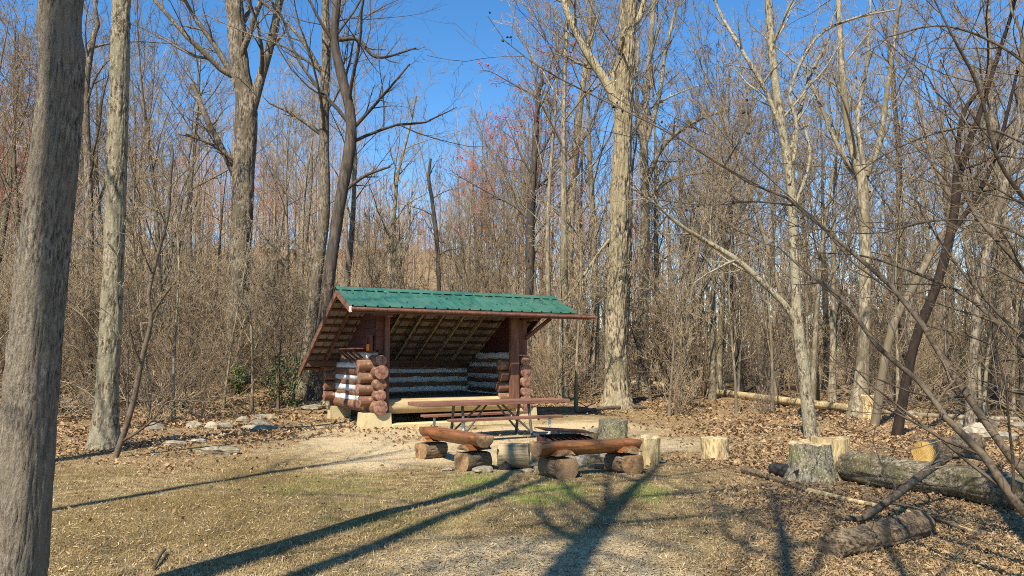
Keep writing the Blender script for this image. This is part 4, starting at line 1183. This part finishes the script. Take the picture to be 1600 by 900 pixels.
# trees outside the frame whose shadows cross the clearing
def shadow_tree(px, py, back, R, H, fork, label, seed, az=0.0, side=0.0, lean=(0, 0), nl=4):
    p = ground(px, py)
    c, s = math.cos(az), math.sin(az)
    dr = np.array([SHD[0] * c - SHD[1] * s, SHD[0] * s + SHD[1] * c, 0])
    H = H * 1.3
    b = p - dr * back + np.array([side, 0, 0])
    b[2] = float(hgt(b[0], b[1]))
    rng = np.random.RandomState(seed)
    z = np.linspace(0, 1, 12)
    P = np.stack([z * H * lean[0] + 0.12 * np.sin(z * 5 + seed), z * H * lean[1] + 0.1 * np.cos(z * 4 + seed), z * H], -1)
    P -= P[0]
    Rr = R * (1 - 0.75 * z)
    t = thing('tree', label, 'tree', b, 0, 'trees outside the frame')
    mb = MB(); tubes(mb, P, flare_r(P[:, 2], Rr), 14, lump=0.08, seed=seed); link('trunk', mb.mesh('trunk', M['bark_gray']), t)
    a, ar = grow(P[None], Rr[None], nl, fork, 0.95, (0.35, 0.8), 0.5, 0.6, 0.2, 0.08, 10, rng)
    link('crown', crown_mesh(a, ar, M['twig_gray'], rng, M['bark_gray'], n2=6, n3=5, n4=3, up=0.15), t)
SL = 'bare tree standing outside the picture, seen only by its shadow on the clearing'
shadow_tree(480, 895, 6, 0.17, 13, 0.62, SL, 51, nl=5)
shadow_tree(912, 898, 6.5, 0.24, 12, 0.44, SL, 52, nl=10, lean=(-0.12, 0), side=0.95)
shadow_tree(330, 895, 9, 0.06, 10, 0.4, SL, 60, nl=9)
shadow_tree(720, 899, 10, 0.055, 10, 0.4, SL, 61, nl=9)
shadow_tree(1120, 899, 9, 0.07, 10, 0.4, SL, 62, nl=9)
shadow_tree(1390, 880, 6, 0.07, 9, 0.4, SL, 63, nl=9)
shadow_tree(90, 800, 7, 0.17, 12, 0.6, SL, 53)
shadow_tree(200, 702, 7, 0.18, 14, 0.6, SL, 54)
shadow_tree(150, 715, 8, 0.10, 12, 0.5, SL, 58)
shadow_tree(1190, 890, 8, 0.14, 11, 0.5, SL, 55, nl=6, lean=(-0.08, 0), side=0.7)
shadow_tree(1590, 850, 3.5, 0.16, 10, 0.55, SL, 56)
shadow_tree(38, 985, 5.2, 0.09, 15, 0.42, SL, 57, nl=8)

# ------------------------------------------------------------------ woods: tree variants, copied one by one
def variant(seed, H, R, bark, twig, nlimb=12, t0=0.3, lenf=0.4, ang=(0.45, 0.95), up=0.18, n=(6, 6, 4), bud=None, stems=1, rmin=0.006, name='tree'):
    rng = np.random.RandomState(seed)
    root = link(name, None)
    root.empty_display_size = 0.2
    T = MB(); A_, AR_ = [], []
    for s in range(stems):
        z = np.linspace(0, 1, 14)
        h = H * (1 if s == 0 else rng.uniform(0.7, 0.95))
        ph = rng.rand(4) * 6.28
        ln = (rng.randn(2) * (0.05 if stems == 1 else 0.16))
        P = np.stack([ln[0] * h * z + 0.02 * h * np.sin(z * 6 + ph[0]) * z, ln[1] * h * z + 0.02 * h * np.sin(z * 5 + ph[1]) * z, h * z], -1)
        P[0, 2] = -0.2
        Rr = R * (1 if s == 0 else 0.75) * (1 - 0.88 * z ** 0.9)
        tubes(T, P, flare_r(np.maximum(P[:, 2], 0), Rr), 9, lump=0.08, seed=seed + s)
        a, ar = grow(P[None], Rr[None], nlimb, t0, 0.99, ang, lenf, 0.45, up, 0.10, 8, rng)
        A_.append(a); AR_.append(ar)
    link('trunk', T.mesh('trunk', M[bark]), root)
    link('crown', crown_mesh(np.concatenate(A_), np.concatenate(AR_), M[twig], rng, M[bark], *n, up=up, nlimb=4, rmin=rmin, bud=M[bud] if bud else None), root)
    return root
VAR = {
    'gray': [variant(201, 17, 0.20, 'bark_mid', 'twig_gray', 14), variant(202, 15, 0.17, 'bark_mid', 'twig_brown', 14, up=0.28),
             variant(203, 18, 0.23, 'bark_gray', 'twig_gray', 13, t0=0.4)],
    'pale': [variant(204, 18, 0.17, 'bark_pale', 'twig_tan', 13, t0=0.45, lenf=0.3), variant(205, 15, 0.14, 'bark_pale', 'twig_gray', 12, t0=0.4, lenf=0.33)],
    'dark': [variant(206, 13, 0.15, 'bark_dark', 'twig_dark', 12, ang=(0.6, 1.2), up=0.1)],
    'upright': [variant(207, 15, 0.13, 'bark_mid', 'twig_gray', 16, t0=0.2, lenf=0.42, ang=(0.2, 0.5), up=0.3, stems=2, n=(5, 5, 3))],
    'red': [variant(208, 14, 0.14, 'bark_mid', 'twig_red', 14, up=0.25, bud='bud_red'), variant(209, 12, 0.12, 'bark_mid', 'twig_red', 13, up=0.25, bud='bud_red')],
    'young': [variant(210, 7, 0.06, 'bark_mid', 'twig_tan', 16, t0=0.12, lenf=0.42, n=(5, 5, 3)), variant(211, 6, 0.05, 'bark_branch', 'twig_brown', 15, t0=0.1, lenf=0.45, n=(5, 5, 3), stems=2),
              variant(212, 8, 0.06, 'bark_pale', 'twig_tan', 15, t0=0.2, lenf=0.35, n=(5, 5, 3))],
}
LBL = {'gray': ('bare gray-brown tree in the woods around the clearing', 'bare gray-brown trees of the woods'),
       'pale': ('bare slender pale-barked tree in the woods around the clearing', 'pale slender trees of the woods'),
       'dark': ('bare dark-barked tree with wide limbs in the woods', 'dark trees of the woods'),
       'upright': ('bare tree with upright brush-like crown in the woods', 'brush-crowned trees of the woods'),
       'red': ('bare tree tinged red with buds in the woods', 'red-budded trees of the woods'),
       'young': ('thin bare young tree in the brown understory', 'young understory trees')}
def where(px, d):
    near = 'near the clearing ' if d < 30 else ('deep in woods ' if d > 50 else 'in the woods ')
    for lim, w in ((130, 'left of the lichen-speckled trunk'), (340, 'between lichen-speckled and massive gray trunks'), (480, 'just left of the shelter'),
                   (690, 'behind the left half of the shelter'), (930, 'behind the right half of the shelter'), (1230, 'between oak and slender pale trunk'),
                   (1420, 'behind the huge stump')):
        if px < lim:
            return near + w
    return near + 'at the far right'
used = set()
rw = random.Random(77)
def plant(kind, px, d, sc=1.0, which=None, lean=0.04):
    k = rw.randrange(len(VAR[kind])) if which is None else which
    src = VAR[kind][k]
    x = (px - 800) / FPX * d
    if (kind, k) in used:
        o = copy_tree(src)
    else:
        o = src
        used.add((kind, k))
    o.location = (x, d, float(hgt(x, d)))
    o.rotation_euler = (rw.gauss(0, lean), rw.gauss(0, lean), rw.uniform(0, 6.28))
    s = sc * rw.uniform(0.85, 1.15)
    o.scale = (s, s, s)
    tag(o, LBL[kind][0].split(' in the ')[0] + ' ' + where(px, d), 'tree', LBL[kind][1])
    return o
def inside_clearing(x, y):
    if y < 23.5 and -7.5 < x < 9:
        return True
    u = (x - A[0]) * math.cos(SANG) + (y - A[1]) * math.sin(SANG)
    v = -(x - A[0]) * math.sin(SANG) + (y - A[1]) * math.cos(SANG)
    return -2.0 < u < 6.5 and -3 < v < 5.0
# a few placed on purpose
for kind, px, d, sc in (('upright', 735, 48, 1.0), ('upright', 705, 55, 1.0), ('upright', 765, 44, .95), ('red', 790, 46, 1.0), ('red', 860, 50, 1.1), ('red', 415, 62, .9), ('red', 450, 66, .85), ('red', 540, 70, .7),
                        ('red', 20, 60, 1.2), ('red', 70, 66, 1.2), ('red', 300, 70, 1.0), ('gray', 40, 34, 1.0), ('gray', 250, 38, .9), ('gray', 300, 44, .9), ('gray', 445, 40, .8), ('pale', 560, 44, .6),
                        ('pale', 1120, 34, 1.0), ('pale', 1185, 38, 1.0), ('gray', 1090, 40, 1.0), ('dark', 1290, 34, 1.0), ('gray', 1400, 30, .9), ('pale', 1440, 33, .9), ('pale', 1570, 30, 1.0), ('gray', 1480, 36, 1.0),
                        ('dark', 1545, 25, .8), ('gray', 1600, 24, .8)):
    plant(kind, px, d, sc)
cnt = 0
while cnt < 118:
    px, d = rw.uniform(-120, 1720), rw.uniform(26, 78)
    x = (px - 800) / FPX * d
    if inside_clearing(x, d):
        continue
    gap = 560 < px < 745
    if gap and d < 50:
        continue
    kind = rw.choices(['gray', 'pale', 'dark', 'upright', 'red'], [6, 4 if px > 800 else 1.5, 1, 2, 1.6 if px < 900 else 0.3])[0]
    plant(kind, px, d, (0.55 if gap else 0.95) * (1.02 if px < 560 else 1.0))
    cnt += 1
cnt = 0
while cnt < 120:
    px, d = rw.uniform(-100, 1700), rw.uniform(18, 46)
    x = (px - 800) / FPX * d
    if inside_clearing(x, d) or (d < 23 and 500 < px < 1480):
        continue
    plant('young', px, d, 0.9 if px > 560 else 0.8)
    cnt += 1

# shrubs: many stems from one foot
def shrub_variant(seed, H, stems, spread, twig, R=0.016, n=(5, 4, 2), arch=0.0):
    rng = np.random.RandomState(seed)
    az = rng.rand(stems) * 6.28
    sp = spread * np.sqrt(rng.rand(stems))
    ln = H * rng.uniform(0.6, 1.0, stems)
    P = np.zeros((stems, 8, 3))
    d = norm(np.stack([np.cos(az) * sp, np.sin(az) * sp, np.ones(stems)], -1))
    P[:, 0] = np.stack([np.cos(az) * 0.15 * sp, np.sin(az) * 0.15 * sp, np.full(stems, -0.1)], -1)
    for k in range(1, 8):
        d = norm(d + rng.randn(stems, 3) * 0.09 - np.array([0, 0, arch]) * k / 4 + np.stack([np.cos(az), np.sin(az), 0 * az], -1) * 0.02)
        P[:, k] = P[:, k - 1] + d * (ln / 7)[:, None]
    Rr = R * (1 - 0.75 * np.linspace(0, 1, 8))[None] * rng.uniform(0.6, 1.3, stems)[:, None]
    root = link('shrub', None)
    root.empty_display_size = 0.2
    mb = MB(); tubes(mb, P, Rr, 5, m=0)
    link('stems', mb.mesh('stems', M[twig]), root)
    link('twigs', crown_mesh(P, Rr, M[twig], rng, M[twig], *n, l2=0.42, l3=0.5, nlimb=0, up=0.1, rmin=0.004, name='twigs'), root)
    return root
SV = [shrub_variant(301, 3.2, 14, 0.5, 'twig_tan'), shrub_variant(302, 4.0, 16, 0.45, 'twig_brown', 0.02), shrub_variant(303, 2.4, 18, 0.7, 'twig_tan', 0.012),
      shrub_variant(304, 3.6, 12, 0.8, 'twig_brown', 0.018), shrub_variant(305, 2.0, 16, 0.6, 'twig_gray', 0.011)]
SV += [shrub_variant(306, 3.4, 10, 1.5, 'twig_tan', 0.014, arch=0.13), shrub_variant(307, 2.6, 12, 1.9, 'twig_gray', 0.011, arch=0.17)]
sused = set()
def shrub(px, d, sc=1.0, k=None, label='bare brown shrub in the thicket around the clearing', group='shrubs of the thicket'):
    k = rw.randrange(7) if k is None else k
    if k in sused:
        o = copy_tree(SV[k])
    else:
        o = SV[k]; sused.add(k)
    x = (px - 800) / FPX * d
    o.location = (x, d, float(hgt(x, d)))
    o.rotation_euler = (0, 0, rw.uniform(0, 6.28))
    s = sc * rw.uniform(0.85, 1.15)
    o.scale = (s, s, s)
    tag(o, label if group is None else 'bare brown shrub ' + where(px, d), 'shrub', group)
g_ = ground(1055, 648)
shrub(1055, g_[1], 0.75, 2, 'lone bare multi-stemmed shrub on the leaf litter right of the tall oak', None)
g_ = ground(1185, 646)
shrub(1185, g_[1], 0.5, 4, 'low wiry bare shrub left of the slender pale trunk', None)
g_ = ground(862, 628)
shrub(866, g_[1], 0.95, 1, 'upright clump of bare stems just right of the shelter', None)
shrub(320, 20.5, .8, 3, 'bare spreading thicket shrub at the foot of the massive gray trunk', None)
shrub(250, 19, .7, 0, 'bare shrub between the sapling and the massive gray trunk', None)
cnt = 0
while cnt < 235:
    px = rw.uniform(-120, 1720)
    d = rw.uniform(18, 58) if cnt % 2 else rw.uniform(19, 34)
    x = (px - 800) / FPX * d
    if inside_clearing(x, d) or (d < 26 and 470 < px < 1480) or (d < 25 and px > 1200) or (d < 25 and rw.random() < 0.6) or (320 < px < 480 and d < 27) or (975 < px < 1350 and d < 34) or (10 < px < 330 and d < 21.5 and rw.random() < .7):
        continue
    shrub(px, d, 0.95 if d < 30 else 1.4)
    cnt += 1

# green evergreen bush left of the shelter
def green_bush(px, py, w, h, label, seed):
    p = ground(px, py)
    rng = np.random.RandomState(seed)
    dd = project(p)[2]
    Wm, Hm = w / FPX * dd, h / FPX * dd
    t = thing('evergreen_bush', label, 'bush', p)
    stems = np.zeros((9, 5, 3)); d = norm(np.column_stack([rng.randn(9, 2) * 0.5, np.ones(9)]))
    for k in range(1, 5):
        d = norm(d + rng.randn(9, 3) * 0.15); stems[:, k] = stems[:, k - 1] + d * Hm * 0.25
    mb = MB(); tubes(mb, stems, np.full((9, 5), 0.012), 4); link('stems', mb.mesh('stems', M['bark_branch']), t)
    n = 1100
    c = np.stack([rng.randn(n) * Wm * 0.30, rng.randn(n) * Wm * 0.25, np.abs(rng.rand(n)) * Hm], -1)
    keep = fbm(c * 2.2 / Wm + seed, 2) > 0.47
    c = c[keep]; n = len(c)
    a = norm(rng.randn(n, 3)); b = norm(np.cross(a, rng.randn(n, 3))); s = rng.uniform(0.035, 0.075, n)[:, None]
    nn = np.cross(a, b)
    V = np.stack([c - a * s, c + b * s * .4 + nn * s * .15, c + a * s, c - b * s * .4 + nn * s * .15], 1).reshape(-1, 3)
    mb = MB(); mb.add(V, (np.arange(n)[:, None] * 4 + np.arange(4)[None])); o = link('foliage', mb.mesh('foliage', M['leaf_green']), t)
green_bush(440, 634, 66, 78, 'leafy green bush between the massive gray trunk and the shelter', 5)
green_bush(372, 616, 30, 42, 'small leafy green bush at the foot of the massive gray trunk', 6)

# far woods as one mass
def far_woods():
    rng = np.random.RandomState(9)
    n = 950
    px = rng.uniform(-250, 1850, n)
    d = rng.uniform(52, 190, n)
    x = (px - 800) / FPX * d
    z = hgt(x, d)
    gap = (px > 560) & (px < 720)
    H = rng.uniform(9, 15, n) * np.where(px < 560, 1.5, 1.2) * np.where(gap, 0.72, 1)
    s = np.linspace(0, 1, 6)
    P = np.stack([x[:, None] + rng.randn(n, 1) * 0.4 * s, d[:, None] + 0 * s, z[:, None] - 0.3 + H[:, None] * s], -1)
    R = (rng.uniform(0.08, 0.17, n)[:, None]) * (1 - 0.85 * s)
    mb = MB()
    tubes(mb, P, R, 4, m=0)
    a, ar = grow(P, R, 9, 0.15, 0.98, (0.35, 0.9), 0.4, 0.5, 0.25, 0.12, 4, rng, rmin=0.02)
    tubes(mb, a, ar, 3, m=1)
    b, br = grow(a, ar, 6, 0.1, 1.0, (0.35, 0.9), 0.58, 0.5, 0.2, 0.12, 3, rng, rmin=0.014, tip=0.6)
    bpx = project(b[:, 0])[0]
    red = rng.rand(len(b)) < np.where(bpx < 640, 0.42, 0.12)
    tubes(mb, b[~red], br[~red], 3, m=1)
    tubes(mb, b[red], br[red], 3, m=2)
    o = link('far_woods', mb.mesh('far_woods', [M['twig_gray'], M['twig_tan'], M['twig_red']]))
    o['kind'] = 'stuff'
    tag(o, 'brown mass of bare trees on the slope far behind the clearing', 'woods')
far_woods()
def distant_thicket():
    rng = np.random.RandomState(19)
    n = 4300
    px = rng.uniform(-200, 1800, n)
    d = 34 + np.where(px < 760, 150, 80) * rng.rand(n) ** 1.2
    x = (px - 800) / FPX * d
    z = hgt(x, d)
    k = 5
    s = np.linspace(0, 1, k)
    H = rng.uniform(1.8, 5.0, n)
    ln = rng.randn(n, 2) * 0.22
    P = np.stack([x[:, None] + (ln[:, :1] * H[:, None]) * s ** 1.3 + rng.randn(n, 1) * 0.15 * np.sin(s * 5), d[:, None] + (ln[:, 1:] * H[:, None]) * s ** 1.3, z[:, None] - 0.1 + H[:, None] * s], -1)
    Rr = rng.uniform(0.012, 0.03, n)[:, None] * (1 - 0.75 * s)
    mb = MB()
    tone = rng.rand(n)
    mm = np.digitize(tone, (0.4, 0.75))
    for m in range(3):
        q = mm == m
        tubes(mb, P[q], Rr[q], 3, m=m)
        a, ar = grow(P[q], Rr[q], 6, 0.15, 1.0, (0.4, 1.0), 0.42, 0.55, 0.12, 0.14, 3, rng, rmin=0.007)
        tubes(mb, a, ar, 3, m=m)
    o = link('distant_thicket', mb.mesh('distant_thicket', [M['twig_tan'], M['twig_brown'], M['twig_gray']]))
    o['kind'] = 'stuff'
    tag(o, 'brown mass of undergrowth stems filling the woods behind the clearing', 'undergrowth')
distant_thicket()

# ------------------------------------------------------------------ leaf litter, dry grass, chips
def scatter(n, seed, y0, y1, px0=-60, px1=1660, bias=1.0):
    rng = np.random.RandomState(seed)
    px = rng.uniform(px0, px1, n)
    py = y0 + (y1 - y0) * rng.rand(n) ** bias
    a, b = (px - 800) / FPX, (450 - py) / FPX
    D = np.stack([a, CP - b * SP, SP + b * CP], -1)
    t = np.full(n, 0.0)
    z = np.full(n, -0.2)
    for _ in range(14):
        tt = (z - CAMH) / np.minimum(D[:, 2], -0.012)
        z = 0.5 * z + 0.5 * hgt(D[:, 0] * tt, D[:, 1] * tt)
    tt = (z - CAMH) / np.minimum(D[:, 2], -0.012)
    x, y = D[:, 0] * tt, D[:, 1] * tt
    z = hgt(x, y)
    return rng, px, py, x, y, z, tt
def varied(name, cols, rough=0.85, trans=0.0):
    m = bpy.data.materials.new(name)
    N, L = nodes(m)
    b = N['Principled BSDF']
    b.inputs['Roughness'].default_value = rough
    b.inputs['Specular IOR Level'].default_value = 0.15
    a = N.new('ShaderNodeAttribute'); a.attribute_name = 'tone'
    r = N.new('ShaderNodeValToRGB')
    e = r.color_ramp.elements
    e[0].position, e[0].color = 0, (*cols[0], 1)
    e[1].position, e[1].color = 1, (*cols[-1], 1)
    for i, c in enumerate(cols[1:-1]):
        k = e.new((i + 1) / (len(cols) - 1)); k.color = (*c, 1)
    L.new(a.outputs['Fac'], r.inputs['Fac'])
    L.new(r.outputs['Color'], b.inputs['Base Color'])
    return m
def stuff_mesh(name, mb, m, tone, label, cat):
    me = mb.mesh(name, m, False)
    at = me.attributes.new('tone', 'FLOAT', 'FACE')
    at.data.foreach_set('value', tone.astype(np.float32))
    o = link(name, me)
    o['kind'] = 'stuff'
    o['label'], o['category'] = label, cat
rng, px, py, x, y, z, tt = scatter(190000, 61, 592, 905, bias=1.25)
lm = masks(px, py, tt, x, y)[1]
drift = sstep(0.36, 0.6, fbm(np.stack([x * 0.9, y * 0.9, 0 * x + 5], -1), 3))
keep = (rng.rand(len(x)) < 0.015 + (0.95 - 0.6 * sstep(700, 860, py)) * lm * (0.3 + 0.8 * drift)) & (y < 45) & (y > 3)
x, y, z, tt = x[keep], y[keep], z[keep], tt[keep]
n = len(x)
sz = (0.010 + 0.030 * rng.rand(n) ** 2.2) * np.clip(tt / 10, 0.6, 1.9)
th = rng.rand(n) * 6.28
tilt = rng.randn(n, 2) * 0.45
ux = np.stack([np.cos(th), np.sin(th), tilt[:, 0]], -1)
vx = np.stack([-np.sin(th), np.cos(th), tilt[:, 1]], -1)
c = np.stack([x, y, z + 0.012 + sz * 0.35 * rng.rand(n)], -1)
s = sz[:, None]
cur = rng.uniform(0.1, 0.7, n)[:, None] * s * np.array([0, 0, 1])
V = np.stack([c - ux * s, c - ux * s * .1 + vx * s * .55 + cur, c + ux * s, c - ux * s * .1 - vx * s * .55 + cur], 1).reshape(-1, 3)
ix = np.arange(n)[:, None] * 4
mb = MB(); mb.add(V, None, np.concatenate([ix + np.array([[0, 2, 1]]), ix + np.array([[0, 3, 2]])], 1).reshape(-1, 3))
M['leaf_dry'] = varied('leaf_dry', [(0.10, 0.055, 0.03), (0.21, 0.125, 0.065), (0.31, 0.20, 0.105), (0.40, 0.28, 0.155), (0.50, 0.38, 0.23)])
tone = np.repeat(np.clip(0.12 + 0.66 * rng.beta(2.5, 2.5, n), 0, 1), 2)
stuff_mesh('leaf_litter', mb, M['leaf_dry'], tone, 'dry brown fallen leaves covering the woodland floor', 'leaves')

rng, px, py, x, y, z, tt = scatter(150000, 62, 655, 905, bias=0.9)
gv, lf, gr, ms = masks(px, py, tt, x, y)
keep = (rng.rand(len(x)) < (0.75 - 0.5 * gv + 0.6 * gr) * (1 - 0.35 * lf) * (1 - 0.25 * ms)) & (y < 21) & (y > 3)
x, y, z, tt, gr, ms, gv = x[keep], y[keep], z[keep], tt[keep], gr[keep], ms[keep], gv[keep]
n = len(x)
h = rng.uniform(0.012, 0.04, n) * (1 + 0.9 * gr)
th = rng.rand(n) * 6.28
le = rng.uniform(0.3, 1.6, n) * (1 - 0.5 * gr)
w = rng.uniform(0.0014, 0.0038, n) * np.clip(tt / 9, 0.7, 1.6)
dv = np.stack([np.cos(th), np.sin(th), 0 * th], -1)
sv = np.stack([-np.sin(th), np.cos(th), 0 * th], -1)
c = np.stack([x, y, z], -1)
V = np.stack([c - sv * w[:, None], c + sv * w[:, None], c + dv * (h * le)[:, None] + np.array([0, 0, 1]) * h[:, None]], 1).reshape(-1, 3)
mb = MB(); mb.add(V, None, np.arange(n * 3).reshape(-1, 3))
M['grass'] = varied('grass', [(0.50, 0.39, 0.22), (0.36, 0.265, 0.13), (0.26, 0.185, 0.08), (0.25, 0.185, 0.08), (0.20, 0.22, 0.06)], 0.7)
tone = np.clip(rng.rand(n) * 0.6 + gr * rng.uniform(0.3, 0.75, n) + ms * 0.28, 0, 1)
stuff_mesh('grass', mb, M['grass'], tone, 'short dry straw-coloured grass with greener patches on the clearing floor', 'grass')

rng, px, py, x, y, z, tt = scatter(60000, 63, 650, 905, 0, 1660, bias=0.9)
gv, lf, gr, ms = masks(px, py, tt, x, y)
keep = (rng.rand(len(x)) < 0.25 + 0.6 * gv + 0.3 * lf) & (y < 22) & (y > 3)
x, y, z, tt = x[keep], y[keep], z[keep], tt[keep]
n = len(x)
l, w = rng.uniform(0.006, 0.03, n), rng.uniform(0.0015, 0.0045, n)
th = rng.rand(n) * 6.28
dv = np.stack([np.cos(th), np.sin(th), rng.randn(n) * .3], -1) * l[:, None]
sv = np.stack([-np.sin(th), np.cos(th), rng.randn(n) * .3], -1) * w[:, None]
c = np.stack([x, y, z + 0.008], -1)
V = np.stack([c - dv - sv, c + dv - sv, c + dv + sv, c - dv + sv], 1).reshape(-1, 3)
mb = MB(); mb.add(V, np.arange(n * 4).reshape(-1, 4))
M['chips'] = varied('chips', [(0.15, 0.095, 0.05), (0.32, 0.22, 0.12), (0.46, 0.35, 0.20), (0.58, 0.47, 0.30)])
stuff_mesh('wood_chips', mb, M['chips'], rng.beta(2, 2, n), 'tan wood chips and grit strewn over the clearing', 'wood chips')


# a sprinkle of fallen leaves caught on the green roof
rng = np.random.RandomState(88)
n = 36
u = rng.uniform(UL + 0.1, UR - 0.1, n)
f = rng.beta(1.0, 1.6, n)
v = RIDGE[0] + (FE[0] - RIDGE[0]) * (0.12 + 0.85 * f)
zr = RIDGE[1] + (FE[1] - RIDGE[1]) * (0.12 + 0.85 * f) + 0.045
cs, sn = math.cos(SANG), math.sin(SANG)
c = np.stack([A[0] + u * cs - v * sn, A[1] + u * sn + v * cs, GA + zr], -1)
th = rng.rand(n) * 6.28
sz = rng.uniform(0.025, 0.06, n)[:, None]
ux = np.stack([np.cos(th), np.sin(th), rng.randn(n) * .3], -1) * sz
vx = np.stack([-np.sin(th), np.cos(th), rng.randn(n) * .3], -1) * sz * 0.55
V = np.stack([c - ux, c + vx + [0, 0, .01], c + ux, c - vx + [0, 0, .01]], 1).reshape(-1, 3)
ix = np.arange(n)[:, None] * 4
mb = MB(); mb.add(V, None, np.concatenate([ix + np.array([[0, 2, 1]]), ix + np.array([[0, 3, 2]])], 1).reshape(-1, 3))
stuff_mesh('roof_leaves', mb, M['leaf_dry'], np.repeat(rng.uniform(0.1, 0.8, n), 2), 'dry leaves caught on the green metal roof of the shelter', 'leaves')
